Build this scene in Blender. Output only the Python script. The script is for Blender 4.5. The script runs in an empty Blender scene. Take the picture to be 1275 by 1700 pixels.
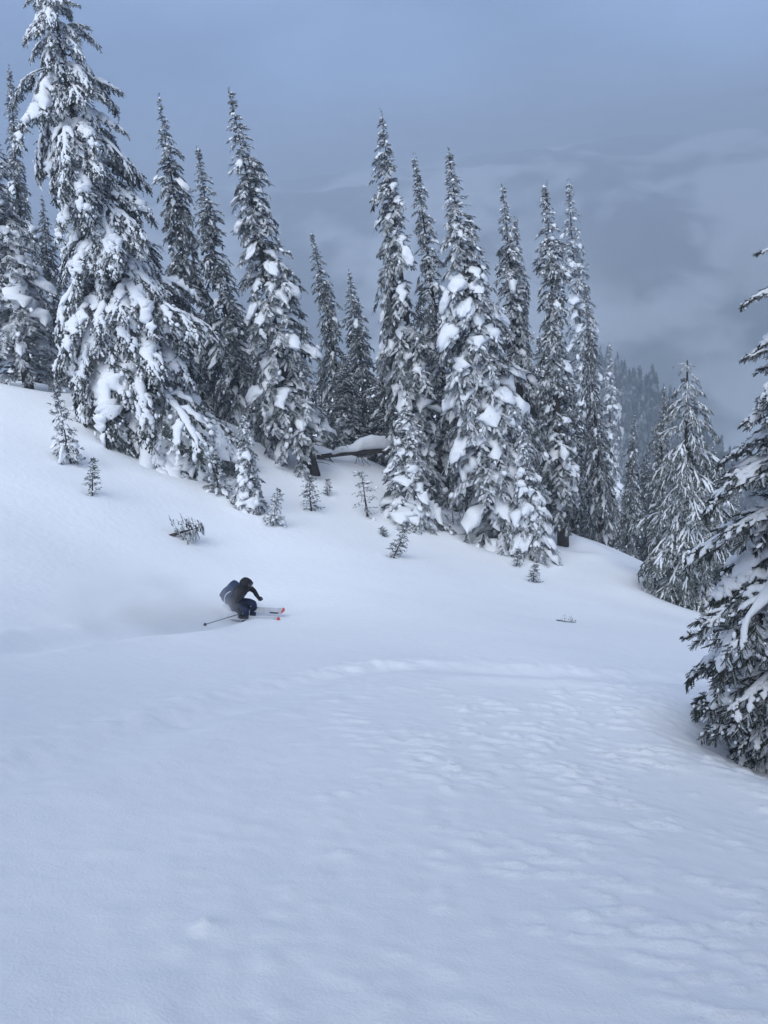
import bpy, bmesh, math
import numpy as np
from mathutils import Vector, Matrix, Quaternion

# ------------------------------------------------------------------ camera
W, H, F = 1275.0, 1700.0, 1700 * 28 / 36
def unit(v):
    v = np.asarray(v, float); return v / np.linalg.norm(v)
UP = unit((-378, 2980, 1321)); FW = np.array([0, 0, -1.0])
YW = unit(FW - UP * (FW @ UP)); XW = np.cross(YW, UP)
RC = np.array([XW, YW, UP])                       # camera axes -> world axes
scene = bpy.context.scene
col = scene.collection
cam_d = bpy.data.cameras.new('camera')
cam_d.sensor_fit = 'VERTICAL'; cam_d.sensor_height = 36; cam_d.sensor_width = 27; cam_d.lens = 28
cam_d.clip_start = 0.05; cam_d.clip_end = 9000
cam = bpy.data.objects.new('camera', cam_d); col.objects.link(cam)
cam.matrix_world = Matrix([list(r) + [0] for r in RC] + [[0, 0, 0, 1]])
scene.camera = cam

# ------------------------------------------------------------------ sky, sun, exposure
SUN_EL, SUN_AZ = math.radians(50), math.radians(196)     # from behind the left shoulder, through cloud
world = bpy.data.worlds.new('World'); scene.world = world; world.use_nodes = True
nt = world.node_tree; N = nt.nodes; Lk = nt.links; N.clear()
wo = N.new('ShaderNodeOutputWorld'); bg = N.new('ShaderNodeBackground')
sky = N.new('ShaderNodeTexSky'); sky.sky_type = 'NISHITA'; sky.sun_disc = False
sky.sun_elevation = SUN_EL; sky.sun_rotation = SUN_AZ; sky.altitude = 1800; sky.air_density = 1.2; sky.dust_density = 0.6
tc = N.new('ShaderNodeTexCoord')
mp = N.new('ShaderNodeMapping'); mp.inputs['Scale'].default_value = (1.5, 1.5, 3.2); mp.inputs['Location'].default_value = (.3, .8, .2)
ns = N.new('ShaderNodeTexNoise'); ns.inputs['Scale'].default_value = 1.3; ns.inputs['Detail'].default_value = 4; ns.inputs['Roughness'].default_value = .5
sx = N.new('ShaderNodeSeparateXYZ'); rp = N.new('ShaderNodeValToRGB')          # overcast: brighter and greyer overhead than at the horizon
rp.color_ramp.elements[0].position = .0; rp.color_ramp.elements[0].color = (1.52, 2.4, 4.4, 1)
rp.color_ramp.elements[1].position = .75; rp.color_ramp.elements[1].color = (3.3, 3.92, 5.25, 1)
mr0 = N.new('ShaderNodeMapRange'); mr0.inputs['From Min'].default_value = .3; mr0.inputs['From Max'].default_value = .7; mr0.inputs['To Min'].default_value = .76; mr0.inputs['To Max'].default_value = 1.3
ml = N.new('ShaderNodeVectorMath'); ml.operation = 'SCALE'
mx = N.new('ShaderNodeMix'); mx.data_type = 'RGBA'; mx.inputs[0].default_value = .93
Lk.new(tc.outputs['Generated'], mp.inputs[0]); Lk.new(mp.outputs[0], ns.inputs['Vector']); Lk.new(ns.outputs[0], mr0.inputs['Value'])
Lk.new(tc.outputs['Generated'], sx.inputs[0]); Lk.new(sx.outputs['Z'], rp.inputs[0]); Lk.new(rp.outputs[0], ml.inputs[0]); Lk.new(mr0.outputs[0], ml.inputs['Scale'])
Lk.new(sky.outputs[0], mx.inputs[6]); Lk.new(ml.outputs[0], mx.inputs[7])
Lk.new(mx.outputs[2], bg.inputs[0]); Lk.new(bg.outputs[0], wo.inputs[0])
bg.inputs[1].default_value = 0.05
sun_d = bpy.data.lights.new('sun', 'SUN'); sun_d.energy = 1.05; sun_d.angle = math.radians(45); sun_d.color = (.93, .96, 1.0)
sun = bpy.data.objects.new('sun', sun_d); col.objects.link(sun)
sd = Vector((math.sin(SUN_AZ) * math.cos(SUN_EL), math.cos(SUN_AZ) * math.cos(SUN_EL), math.sin(SUN_EL)))
sun.rotation_euler = sd.to_track_quat('Z', 'Y').to_euler()
vs = scene.view_settings
vs.view_transform = 'Standard'; vs.look = 'None'; vs.exposure = 1.43; vs.gamma = 1; vs.use_curve_mapping = False
scene.render.engine = 'CYCLES'
cy = scene.cycles
cy.use_denoising = True; cy.max_bounces = 6; cy.diffuse_bounces = 4; cy.glossy_bounces = 2; cy.volume_bounces = 1
cy.volume_step_rate = 1.0; cy.volume_max_steps = 128

# ------------------------------------------------------------------ helpers
def hash3(i, j, k, s):
    n = (i * 73856093) ^ (j * 19349663) ^ (k * 83492791) ^ (s * 2654435761 & 0x7fffffff)
    n = (n ^ (n >> 13)) * 1274126177 & 0x7fffffff
    n = (n ^ (n >> 16)) & 0xffff
    return n / 32767.5 - 1.0
def vnoise(P, seed=0):
    P = np.asarray(P, float)
    i = np.floor(P).astype(np.int64); f = P - i; f = f * f * (3 - 2 * f)
    o = 0
    for a in (0, 1):
        wa = f[..., 0] if a else 1 - f[..., 0]
        for b in (0, 1):
            wb = f[..., 1] if b else 1 - f[..., 1]
            for c in (0, 1):
                wc = f[..., 2] if c else 1 - f[..., 2]
                o = o + wa * wb * wc * hash3(i[..., 0] + a, i[..., 1] + b, i[..., 2] + c, seed)
    return o
def fnoise(P, seed=0, oct=3):
    s = 0; a = 1; t = 0
    for k in range(oct):
        s = s + a * vnoise(np.asarray(P) * 2 ** k, seed + k); t += a; a *= .5
    return s / t
def sstep(a, b, x):
    t = np.clip((x - a) / (b - a), 0, 1); return t * t * (3 - 2 * t)
def norm(v): return v / np.maximum(np.linalg.norm(v, axis=-1, keepdims=True), 1e-9)

def ray(px, py): return RC @ unit((px - W / 2, -(py - H / 2), -F))
def mesh_from(name, V, Fc, smooth=False, attr=None, mats=(), midx=None):
    """V (n,3); Fc (m,3) or (m,4) index array."""
    V = np.ascontiguousarray(V, np.float32); Fc = np.ascontiguousarray(Fc, np.int32)
    me = bpy.data.meshes.new(name); n, m, k = len(V), len(Fc), Fc.shape[1]
    me.vertices.add(n); me.vertices.foreach_set('co', V.ravel())
    me.loops.add(m * k); me.loops.foreach_set('vertex_index', Fc.ravel())
    me.polygons.add(m); me.polygons.foreach_set('loop_start', np.arange(0, m * k, k, dtype=np.int32))
    me.polygons.foreach_set('use_smooth', np.full(m, bool(smooth)))
    if midx is not None: me.polygons.foreach_set('material_index', np.ascontiguousarray(midx, np.int32))
    if attr is not None:
        for kx, v in attr.items():
            a = me.attributes.new(kx, 'FLOAT', 'POINT'); a.data.foreach_set('value', np.ascontiguousarray(v, np.float32))
    for mm in mats: me.materials.append(mm)
    me.update(calc_edges=True)
    return me
def obj(name, me, parent=None, kind=None):
    o = bpy.data.objects.new(name, me); col.objects.link(o)
    if parent is not None: o.parent = parent
    if kind: o['kind'] = kind
    return o
def tag(o, label, cat, group=None):
    o['label'] = label; o['category'] = cat
    if group: o['group'] = group
    return o
def empty(name, loc=(0, 0, 0)):
    o = bpy.data.objects.new(name, None); o.location = loc; o.empty_display_size = .2; col.objects.link(o); return o
def merge(parts):
    Vs, Fs, n = [], [], 0
    for V, Fc in parts:
        Vs.append(V); Fs.append(Fc + n); n += len(V)
    return np.vstack(Vs), np.vstack(Fs)
def tube(P, r, ns_=8, cap=True):
    """quads as tris pairs along a polyline with radii"""
    P = np.asarray(P, float); r = np.broadcast_to(np.asarray(r, float), (len(P),))
    T = norm(np.gradient(P, axis=0)); ref = np.array([0, 0, 1.0]) if abs(T[:, 2]).mean() < .8 else np.array([1.0, 0, 0])
    A = norm(np.cross(T, ref)); B = np.cross(T, A)
    ang = np.arange(ns_) * 2 * np.pi / ns_
    V = P[:, None] + r[:, None, None] * (A[:, None] * np.cos(ang)[None, :, None] + B[:, None] * np.sin(ang)[None, :, None])
    V = V.reshape(-1, 3); F_ = []
    for i in range(len(P) - 1):
        for j in range(ns_):
            a, b = i * ns_ + j, i * ns_ + (j + 1) % ns_
            F_ += [(a, b, b + ns_), (a, b + ns_, a + ns_)]
    if cap:
        n = len(V); V = np.vstack([V, P[:1], P[-1:]])
        for j in range(ns_):
            F_ += [(n, (j + 1) % ns_, j), (n + 1, (len(P) - 1) * ns_ + j, (len(P) - 1) * ns_ + (j + 1) % ns_)]
    return V, np.array(F_)

# ------------------------------------------------------------------ materials
def mat(name):
    m = bpy.data.materials.new(name); m.use_nodes = True
    b = m.node_tree.nodes['Principled BSDF']; return m, m.node_tree, b
def nd(t, typ, **kw):
    n = t.nodes.new(typ)
    for k, v in kw.items(): setattr(n, k, v)
    return n
def flat(name, c, rough=.6, spec=.3, scale=None, var=.15, bump=0):
    m, t, b = mat(name); b.inputs['Roughness'].default_value = rough; b.inputs['Specular IOR Level'].default_value = spec
    tcn = nd(t, 'ShaderNodeTexCoord'); no = nd(t, 'ShaderNodeTexNoise'); no.inputs['Scale'].default_value = scale or 20; no.inputs['Detail'].default_value = 3
    r = nd(t, 'ShaderNodeValToRGB'); r.color_ramp.elements[0].position = .3; r.color_ramp.elements[1].position = .7
    r.color_ramp.elements[0].color = tuple(x * (1 - var) for x in c) + (1,); r.color_ramp.elements[1].color = tuple(min(1, x * (1 + var)) for x in c) + (1,)
    t.links.new(tcn.outputs['Object'], no.inputs['Vector']); t.links.new(no.outputs[0], r.inputs[0]); t.links.new(r.outputs[0], b.inputs['Base Color'])
    if bump:
        bp = nd(t, 'ShaderNodeBump'); bp.inputs['Strength'].default_value = bump; bp.inputs['Distance'].default_value = .02
        t.links.new(no.outputs[0], bp.inputs['Height']); t.links.new(bp.outputs[0], b.inputs['Normal'])
    return m
SNOW = (.84, .87, .91)
def snow_material(name, SNOW, bump=.25, dist=.02, scales=(9, 60)):
    m, t, b = mat(name)
    b.inputs['Roughness'].default_value = .75; b.inputs['Specular IOR Level'].default_value = .15
    geo = nd(t, 'ShaderNodeNewGeometry')
    n1 = nd(t, 'ShaderNodeTexNoise'); n1.inputs['Scale'].default_value = scales[0]; n1.inputs['Detail'].default_value = 4
    n2 = nd(t, 'ShaderNodeTexNoise'); n2.inputs['Scale'].default_value = scales[1]; n2.inputs['Detail'].default_value = 2
    ad = nd(t, 'ShaderNodeMath', operation='MULTIPLY_ADD'); ad.inputs[1].default_value = .25
    t.links.new(geo.outputs['Position'], n1.inputs['Vector']); t.links.new(geo.outputs['Position'], n2.inputs['Vector'])
    t.links.new(n2.outputs[0], ad.inputs[0]); t.links.new(n1.outputs[0], ad.inputs[2])
    bp = nd(t, 'ShaderNodeBump'); bp.inputs['Strength'].default_value = bump; bp.inputs['Distance'].default_value = dist
    t.links.new(ad.outputs[0], bp.inputs['Height']); t.links.new(bp.outputs[0], b.inputs['Normal'])
    r = nd(t, 'ShaderNodeValToRGB'); r.color_ramp.elements[0].color = (SNOW[0] * .97, SNOW[1] * .97, SNOW[2] * .98, 1); r.color_ramp.elements[1].color = (SNOW[0] * 1.03, SNOW[1] * 1.03, SNOW[2] * 1.02, 1)
    t.links.new(n1.outputs[0], r.inputs[0]); t.links.new(r.outputs[0], b.inputs['Base Color'])
    return m
M_ground = snow_material('ground_snow', SNOW, bump=.42, dist=.03, scales=(6, 75))
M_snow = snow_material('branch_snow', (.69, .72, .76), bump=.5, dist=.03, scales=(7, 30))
def frosted(name, dark, light, nscale, amt=1.0, span=(.88, 1.2)):
    """needles or bark with rime and caught snow; the amount per twig comes from the mesh attribute 'frost'"""
    m, t, b = mat(name); b.inputs['Roughness'].default_value = .8; b.inputs['Specular IOR Level'].default_value = .1
    at = nd(t, 'ShaderNodeAttribute'); at.attribute_name = 'frost'
    tcn = nd(t, 'ShaderNodeTexCoord'); no = nd(t, 'ShaderNodeTexNoise'); no.inputs['Scale'].default_value = nscale; no.inputs['Detail'].default_value = 3
    t.links.new(tcn.outputs['Object'], no.inputs['Vector'])
    ad = nd(t, 'ShaderNodeMath', operation='ADD'); t.links.new(at.outputs['Fac'], ad.inputs[0]); t.links.new(no.outputs[0], ad.inputs[1])
    r = nd(t, 'ShaderNodeValToRGB'); r.color_ramp.elements[0].position = .0; r.color_ramp.elements[1].position = 1
    mr = nd(t, 'ShaderNodeMapRange'); mr.inputs['From Min'].default_value = span[0]; mr.inputs['From Max'].default_value = span[1]; mr.inputs['To Max'].default_value = amt
    t.links.new(ad.outputs[0], mr.inputs['Value']); t.links.new(mr.outputs[0], r.inputs[0])
    r.color_ramp.elements[0].color = tuple(dark) + (1,); r.color_ramp.elements[1].color = tuple(light) + (1,)
    t.links.new(r.outputs[0], b.inputs['Base Color'])
    return m
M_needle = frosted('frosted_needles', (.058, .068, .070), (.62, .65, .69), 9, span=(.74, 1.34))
M_needle_pale = frosted('pale_needles', (.075, .088, .080), (.66, .69, .73), 14, span=(.78, 1.25))
M_needle_near = frosted('frosted_needles_near', (.036, .045, .043), (.66, .69, .73), 16, span=(.78, 1.25))
M_bark = frosted('frosted_bark', (.045, .038, .034), (.62, .64, .68), 6)
M_wood = flat('dead_wood', (.06, .05, .045), .85, .1, 14, .35, .5)

# ------------------------------------------------------------------ terrain
CTRL = [(0,1700,3.0),(640,1700,3.2),(1275,1700,3.6),(0,1400,4.6),(640,1400,4.7),(1275,1400,6.0),
(0,1250,6.1),(640,1250,6.4),(1230,1290,8.0),(0,1130,8.6),(300,1130,9.2),(640,1110,9.8),(1000,1120,10.8),(1230,1120,12.5),
(0,1000,13.5),(200,1040,13.2),(400,1025,16.5),(640,1050,13.2),(640,1000,16.5),(640,950,20),(640,900,24.),(690,865,27),
(850,910,27),(900,1000,20.5),(943,1033,17.6),(985,905,30),(1120,980,27),(1060,935,30),(1100,1050,17),
(0,640,28),(140,680,27),(270,775,25),(400,850,23),(520,775,29),(150,820,20.5),(0,800,20),(300,880,20.5),(440,920,20.5),(0,900,16.5),
(600,762,33),(750,850,30)]
TP = np.vstack([np.array([ray(a, b) * r for a, b, r in CTRL]),
    [(-25,32,-6.5),(-8,50,-16),(8,50,-24),(22,45,-33),(-30,8,2.5),(-14,0,2.5),(22,25,-25),(12,5,-8.5),(25,8,-19),(0,-6,.3),(-8,-6,2),(8,-6,-3)]])
def tps_fit(Q, lam):
    xy = Q[:, :2]; n = len(Q)
    d = np.linalg.norm(xy[:, None] - xy[None], axis=2)
    A = np.zeros((n + 3, n + 3)); A[:n, :n] = np.where(d > 0, d * d * np.log(d + 1e-12), 0) + lam * np.eye(n)
    A[:n, n] = 1; A[:n, n + 1:] = xy; A[n, :n] = 1; A[n + 1:, :n] = xy.T
    return np.linalg.solve(A, np.r_[Q[:, 2], 0, 0, 0])
TW = tps_fit(TP, 2.0)
def tps(x, y):
    o = np.zeros(x.shape) + TW[-3] + TW[-2] * x + TW[-1] * y
    for k in range(len(TP)):
        d2 = (x - TP[k, 0]) ** 2 + (y - TP[k, 1]) ** 2
        o += TW[k] * .5 * d2 * np.log(d2 + 1e-12)
    return o
def height(x, y):
    x = np.asarray(x, float); y = np.asarray(y, float)
    xc = np.clip(x, -28, 28); yc = np.clip(y, -10, 50)
    ex = x - xc; ey = y - yc
    z = tps(xc, yc)
    z = z - .42 * np.maximum(ex, 0) + 10 * (1 - np.exp(np.minimum(ex, 0) / 30)) - .55 * np.maximum(ey, 0) + 6 * (1 - np.exp(np.minimum(ey, 0) / 20))
    lo = -360.0
    return np.where(z < lo + 100, lo + 100 * np.exp(np.clip((z - lo - 100) / 100, -8, 0)), z)
def gp(px, py):
    """where the line of sight through a spot of the picture meets the slope"""
    d = ray(px, py); t = np.linspace(1, 90, 1600); P = d * t[:, None]
    s = np.nonzero(P[:, 2] < height(P[:, 0], P[:, 1]))[0]
    if len(s) == 0: return P[-1]
    a, b = t[s[0] - 1], t[s[0]]
    for _ in range(12):
        m = (a + b) / 2; q = d * m
        if q[2] < float(height(q[0], q[1])): b = m
        else: a = m
    return d * b
def segdist(x, y, line):
    """distance to a polyline and side (+ left of travel) and run along it"""
    best = np.full(x.shape, 1e9); side = np.zeros(x.shape); run = np.zeros(x.shape); acc = 0
    for (ax, ay), (bx, by) in zip(line[:-1], line[1:]):
        ux, uy = bx - ax, by - ay; l = math.hypot(ux, uy)
        t = np.clip(((x - ax) * ux + (y - ay) * uy) / (l * l), 0, 1)
        dx, dy = x - ax - t * ux, y - ay - t * uy; d = np.hypot(dx, dy)
        u = d < best; best = np.where(u, d, best); side = np.where(u, ux * dy - uy * dx, side) ; run = np.where(u, acc + t * l, run); acc += l
    return best, np.sign(side), run, acc
def smooth_line(pts, n=24):
    p = np.array(pts, float); t = np.linspace(0, len(p) - 1, n * (len(p) - 1)); out = []
    for v in t:
        i = min(int(v), len(p) - 2); f = v - i
        p0, p1, p2, p3 = p[max(i - 1, 0)], p[i], p[i + 1], p[min(i + 2, len(p) - 1)]
        out.append(.5 * (2 * p1 + (p2 - p0) * f + (2 * p0 - 5 * p1 + 4 * p2 - p3) * f * f + (3 * p1 - p0 - 3 * p2 + p3) * f ** 3))
    return np.array(out)
def gline(pix, n=4): return smooth_line([gp(a, b)[:2] for a, b in pix], n)
TRACK_A = gline([(-120, 1320), (60, 1268), (200, 1228), (330, 1180), (470, 1140), (560, 1122), (640, 1108), (740, 1104), (880, 1112), (1040, 1122), (1190, 1130)])
TRACK_B = gline([(300, 1196), (480, 1168), (620, 1132), (760, 1116), (900, 1122)])
GROOVES = [gline(p) for p in ([(500, 1760), (505, 1620), (540, 1480), (590, 1350), (640, 1290)], [(420, 1740), (440, 1600), (480, 1460), (535, 1340)],
                              [(330, 1600), (330, 1500), (338, 1400)], [(640, 1700), (680, 1560), (715, 1440), (740, 1300)], [(735, 1500), (735, 1390), (745, 1290)])]
SKI_TRAIL = gline([(-60, 1085), (60, 1064), (180, 1050), (290, 1044), (350, 1034), (392, 1022)])
LUMPS = [(gp(a, b)[:2], min(.042, 1.45 * s * np.linalg.norm(gp(a, b)) / F)) for a, b, s in [(540, 1325, 9), (575, 1318, 8), (568, 1364, 6), (625, 1297, 13), (622, 1308, 9), (681, 1268, 9), (745, 1280, 9), (758, 1276, 7), (741, 1311, 9),
    (793, 1285, 6), (795, 1300, 6), (832, 1276, 7), (868, 1246, 8), (895, 1228, 6), (920, 1218, 6), (945, 1222, 6), (970, 1218, 6), (1000, 1232, 8), (1012, 1256, 9), (1030, 1308, 8), (968, 1308, 9), (700, 1072, 6), (760, 1092, 7),
    (775, 1088, 6), (795, 1092, 6), (735, 1085, 5), (510, 1582, 13), (455, 1606, 11), (530, 1505, 9), (478, 1472, 8), (1030, 1552, 16), (975, 1526, 14), (1110, 1290, 7), (1060, 1280, 8), (600, 1640, 10), (570, 1630, 8), (690, 1480, 9), (720, 1430, 8),
    (725, 1375, 9), (740, 1340, 7), (650, 1420, 6), (860, 1330, 9), (900, 1345, 8), (1085, 1430, 9), (1150, 1320, 8), (1180, 1380, 9)]]
_r = np.random.default_rng(55)
for ln in GROOVES:
    for k in range(20):
        q = ln[int(_r.integers(len(ln)))] + _r.normal(0, .035, 2); LUMPS.append((q, float(_r.uniform(.014, .04))))
WELLS = []        # (x, y, radius, depth) hollows at the trees, filled in below before the ground is built
def detail(x, y):
    """snow relief on top of the smooth slope"""
    P = np.stack([x, y, np.zeros_like(x)], -1); r = np.hypot(x, y); z = np.zeros_like(x)
    z += .10 * fnoise(P / 4.5, 3, 2) * sstep(6, 14, r) + .02 * fnoise(P / 1.1, 9, 2)
    # trodden old track with a soft bank on the uphill side
    d, s, run, tot = segdist(x, y, TRACK_A); sd_ = d * s
    jit = .06 * fnoise(P * 2.2, 21, 2)
    z += -.045 * np.exp(-((sd_ + .10 + jit) / .26) ** 2) + (.045 - .028 * sstep(4.5, 6.5, run)) * np.exp(-((sd_ - .28 + jit) / (.20 + .12 * sstep(4.5, 6.5, run))) ** 2) + .03 * np.exp(-((sd_ + .5 + jit) / .26) ** 2)
    rough = np.exp(-((sd_ - .28) / .34) ** 2)
    z += rough * .06 * fnoise(P * 6, 31, 3) * (.4 + .6 * sstep(-.2, .5, vnoise(P * 1.3, 77)))
    d, s, run, tot = segdist(x, y, TRACK_B); z += -.02 * np.exp(-(d / .16) ** 2) + .012 * np.exp(-((d - .3) / .15) ** 2)
    for g, ln in enumerate(GROOVES):
        d, s, run, tot = segdist(x, y, ln); fade = sstep(0, .4, run) * (1 - sstep(tot - .5, tot, run))
        z += fade * (-.003 * np.exp(-(d / .07) ** 2) + .006 * np.exp(-((d - .12) / .05) ** 2) * (.5 + vnoise(P * 8, 50 + g)))
    d, s, run, tot = segdist(x, y, SKI_TRAIL); fade = sstep(0, 1.5, run)
    z += fade * (-.16 * np.exp(-((d) / .30) ** 2) + .05 * np.exp(-((d - .5) / .2) ** 2) * (1 + .6 * fnoise(P * 3, 61, 2)) * (1 - sstep(tot - 2.2, tot - 1.0, run)))
    # wind-rippled crust and lumps, lower right
    m = sstep(-.9, .9, x + .15 * (y - 3)) * (1 - sstep(6.0, 8.5, y)) * sstep(.6, 1.6, y)
    a = math.radians(-6); u = x * math.cos(a) + y * math.sin(a); v = -x * math.sin(a) + y * math.cos(a)
    u = u + .25 * vnoise(P * 1.2, 5); v = v + .18 * vnoise(P * .9, 6)
    Q = np.stack([u / .13, v / .047, np.zeros_like(u)], -1); q = vnoise(Q, 11) * .65 + vnoise(Q * np.array([1.9, 1.9, 1]), 12) * .35
    z += m * .029 * sstep(.1, .45, q) * sstep(-.35, .45, fnoise(P * 1.5, 14, 2))
    m2 = sstep(-1.6, .2, x) * (1 - sstep(7.5, 9.5, y)) * sstep(3.6, 5.2, y)
    Q = np.stack([u / .11, v / .08, np.zeros_like(u)], -1)
    z += m2 * .023 * sstep(.12, .6, vnoise(Q, 15)) * sstep(-.1, .4, vnoise(P * 1.1, 16))
    # gentle pock marks, left foreground
    m3 = (1 - sstep(5, 9, r))
    z += m3 * .007 * fnoise(P * 5.5, 18, 2)
    for (lx, ly), lr in LUMPS:                       # crumbs rolled down the crust
        k = (np.abs(x - lx) < 4 * lr) & (np.abs(y - ly) < 4 * lr)
        if k.any():
            q = np.stack([(x[k] - lx), (y[k] - ly), 0 * x[k]], -1); q = q + lr * .55 * np.stack([vnoise(P[k] / lr * .9, 91), vnoise(P[k] / lr * .9, 92), 0 * x[k]], -1)
            z[k] += .42 * lr * np.exp(-((q[:, 0] / (1.15 * lr)) ** 2 + (q[:, 1] / (1.0 * lr)) ** 2) ** 1.3)
    m4 = np.exp(-((x + .75) / .55) ** 2) * sstep(.9, 1.5, y) * (1 - sstep(3.0, 3.8, y))
    z += m4 * .016 * sstep(.1, .6, vnoise(P * np.array([9.0, 12.0, 1]), 93)) * sstep(-.2, .4, vnoise(P * 2.1, 94))
    for (wx, wy, wr, wd) in WELLS:
        k = np.abs(x - wx) + np.abs(y - wy) < 4 * wr
        if k.any():
            dd = np.hypot(x[k] - wx, y[k] - wy) / wr
            z[k] += -wd * np.exp(-dd ** 2) + .35 * wd * np.exp(-((dd - 1.7) / .6) ** 2)
    return z
def surf(x, y):
    x = np.atleast_1d(np.asarray(x, float)); y = np.atleast_1d(np.asarray(y, float)); return height(x, y) + detail(x, y)

# ------------------------------------------------------------------ conifer generator
SNT = 8
def spines(rng, base, az, L, e0, e1, S=SNT, sway=.35):
    B = len(az); t = np.linspace(0, 1, S)
    th = e0[:, None] + (e1 - e0)[:, None] * t[None] ** .85
    a = az[:, None] + (rng.uniform(-sway, sway, B))[:, None] * t[None] ** 1.5
    T = np.stack([np.cos(th) * np.sin(a), np.cos(th) * np.cos(a), np.sin(th)], -1)
    st = (L / (S - 1))[:, None, None] * (T[:, :-1] + T[:, 1:]) / 2
    P = base[:, None] + np.concatenate([np.zeros((B, 1, 3)), np.cumsum(st, 1)], 1)
    lat = np.stack([np.cos(a), -np.sin(a), np.zeros_like(a)], -1)
    nrm = np.cross(lat, T); 
    return dict(P=P, T=T, Lat=lat, Nr=nrm, L=L, B=B, S=S)
def at(sp, b, t):
    f = np.clip(t, 0, .9999) * (sp['S'] - 1); i = f.astype(int); w = (f - i)[:, None]
    g = lambda A: A[b, i] * (1 - w) + A[b, i + 1] * w
    return g(sp['P']), norm(g(sp['T'])), norm(g(sp['Lat'])), norm(g(sp['Nr']))
TW_MID = (np.array([(0, .02, 0), (.30, .17, -.01), (.40, .07, -.02), (.66, .14, -.05), (1, 0, -.14), (.66, -.14, -.05), (.40, -.07, -.02), (.30, -.17, -.01), (0, -.02, 0)]),
          np.array([(0, 1, 8), (1, 7, 8), (1, 2, 7), (2, 6, 7), (2, 3, 6), (3, 5, 6), (3, 4, 5)]))
def zig(n, w, dip):
    """serrated spray outline: n pairs of side tips along an axis"""
    V = [(0, 0, .0)]; Fc = []
    for k in range(n):
        u = (k + .15) / n; ww = w * (1 - .75 * (k / n) ** 1.6)
        V += [(u, .22 * w, -dip * u * u), (u + .75 / n, ww, -dip * (u + .5 / n) ** 2 - .02), (u, -.22 * w, -dip * u * u), (u + .75 / n, -ww, -dip * (u + .5 / n) ** 2 - .02)]
    V.append((1.04, 0, -dip)); e = len(V) - 1
    for k in range(n):
        i = 1 + 4 * k; nx = (i + 4, i + 6) if k < n - 1 else (e, e)
        Fc += [(i, i + 1, nx[0]), (i + 2, nx[1], i + 3), (i, nx[0], i + 2)]
        if k < n - 1: Fc.append((nx[0], nx[1], i + 2))
    Fc.append((0, 1, 3))
    return np.array(V), np.array(Fc)
TW_NEAR = zig(6, .13, .14)
TW_FINE = zig(3, .17, .14)
def twig_mesh(rng, sp, K, tl, shape=TW_MID, t0=.08, spread=(.5, 1.2), droop=.25, cross=False, frost=(.0, .55), wide=1.0, tmax=1.0):
    B = sp['B']; b = np.repeat(np.arange(B), K); n = len(b)
    t = t0 + (tmax - t0) * rng.random(n) ** .8
    p, T, Lt, Nr = at(sp, b, t)
    side = rng.choice([-1.0, 1.0], n); ph = rng.uniform(*spread, n) * (1 - .45 * t)
    d = norm(np.cos(ph)[:, None] * T + (np.sin(ph) * side)[:, None] * Lt + rng.normal(0, .22, (n, 3)) + np.array([0, 0, -1.0]) * (droop * rng.random(n))[:, None])
    nn = norm(Nr + rng.normal(0, .45, (n, 3))); v = norm(np.cross(nn, d)); nn = np.cross(d, v)
    ln = tl[b] * rng.uniform(.55, 1.15, n) * (1 - .35 * t)
    fr = np.clip(rng.uniform(frost[0], frost[1], n) + .12 * (t - .5) + .22 * (Nr[:, 2] - .5), 0, 1)
    SV, SF = shape; out = []; fo = []
    for c in range(2 if cross else 1):
        a, z = (v, nn) if c == 0 else (nn, -v)
        V = p[:, None] + ln[:, None, None] * (SV[None, :, :1] * d[:, None] + wide * SV[None, :, 1:2] * a[:, None] + SV[None, :, 2:] * (z[:, None] if c == 0 else a[:, None] * 0))
        Fx = SF[None] + (np.arange(n) * len(SV))[:, None, None]
        out.append((V.reshape(-1, 3), Fx.reshape(-1, 3))); fo.append(np.repeat(fr * (1 if c == 0 else .6), len(SV)))
    V, Fc = merge(out)
    return V, Fc, np.concatenate(fo)
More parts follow.
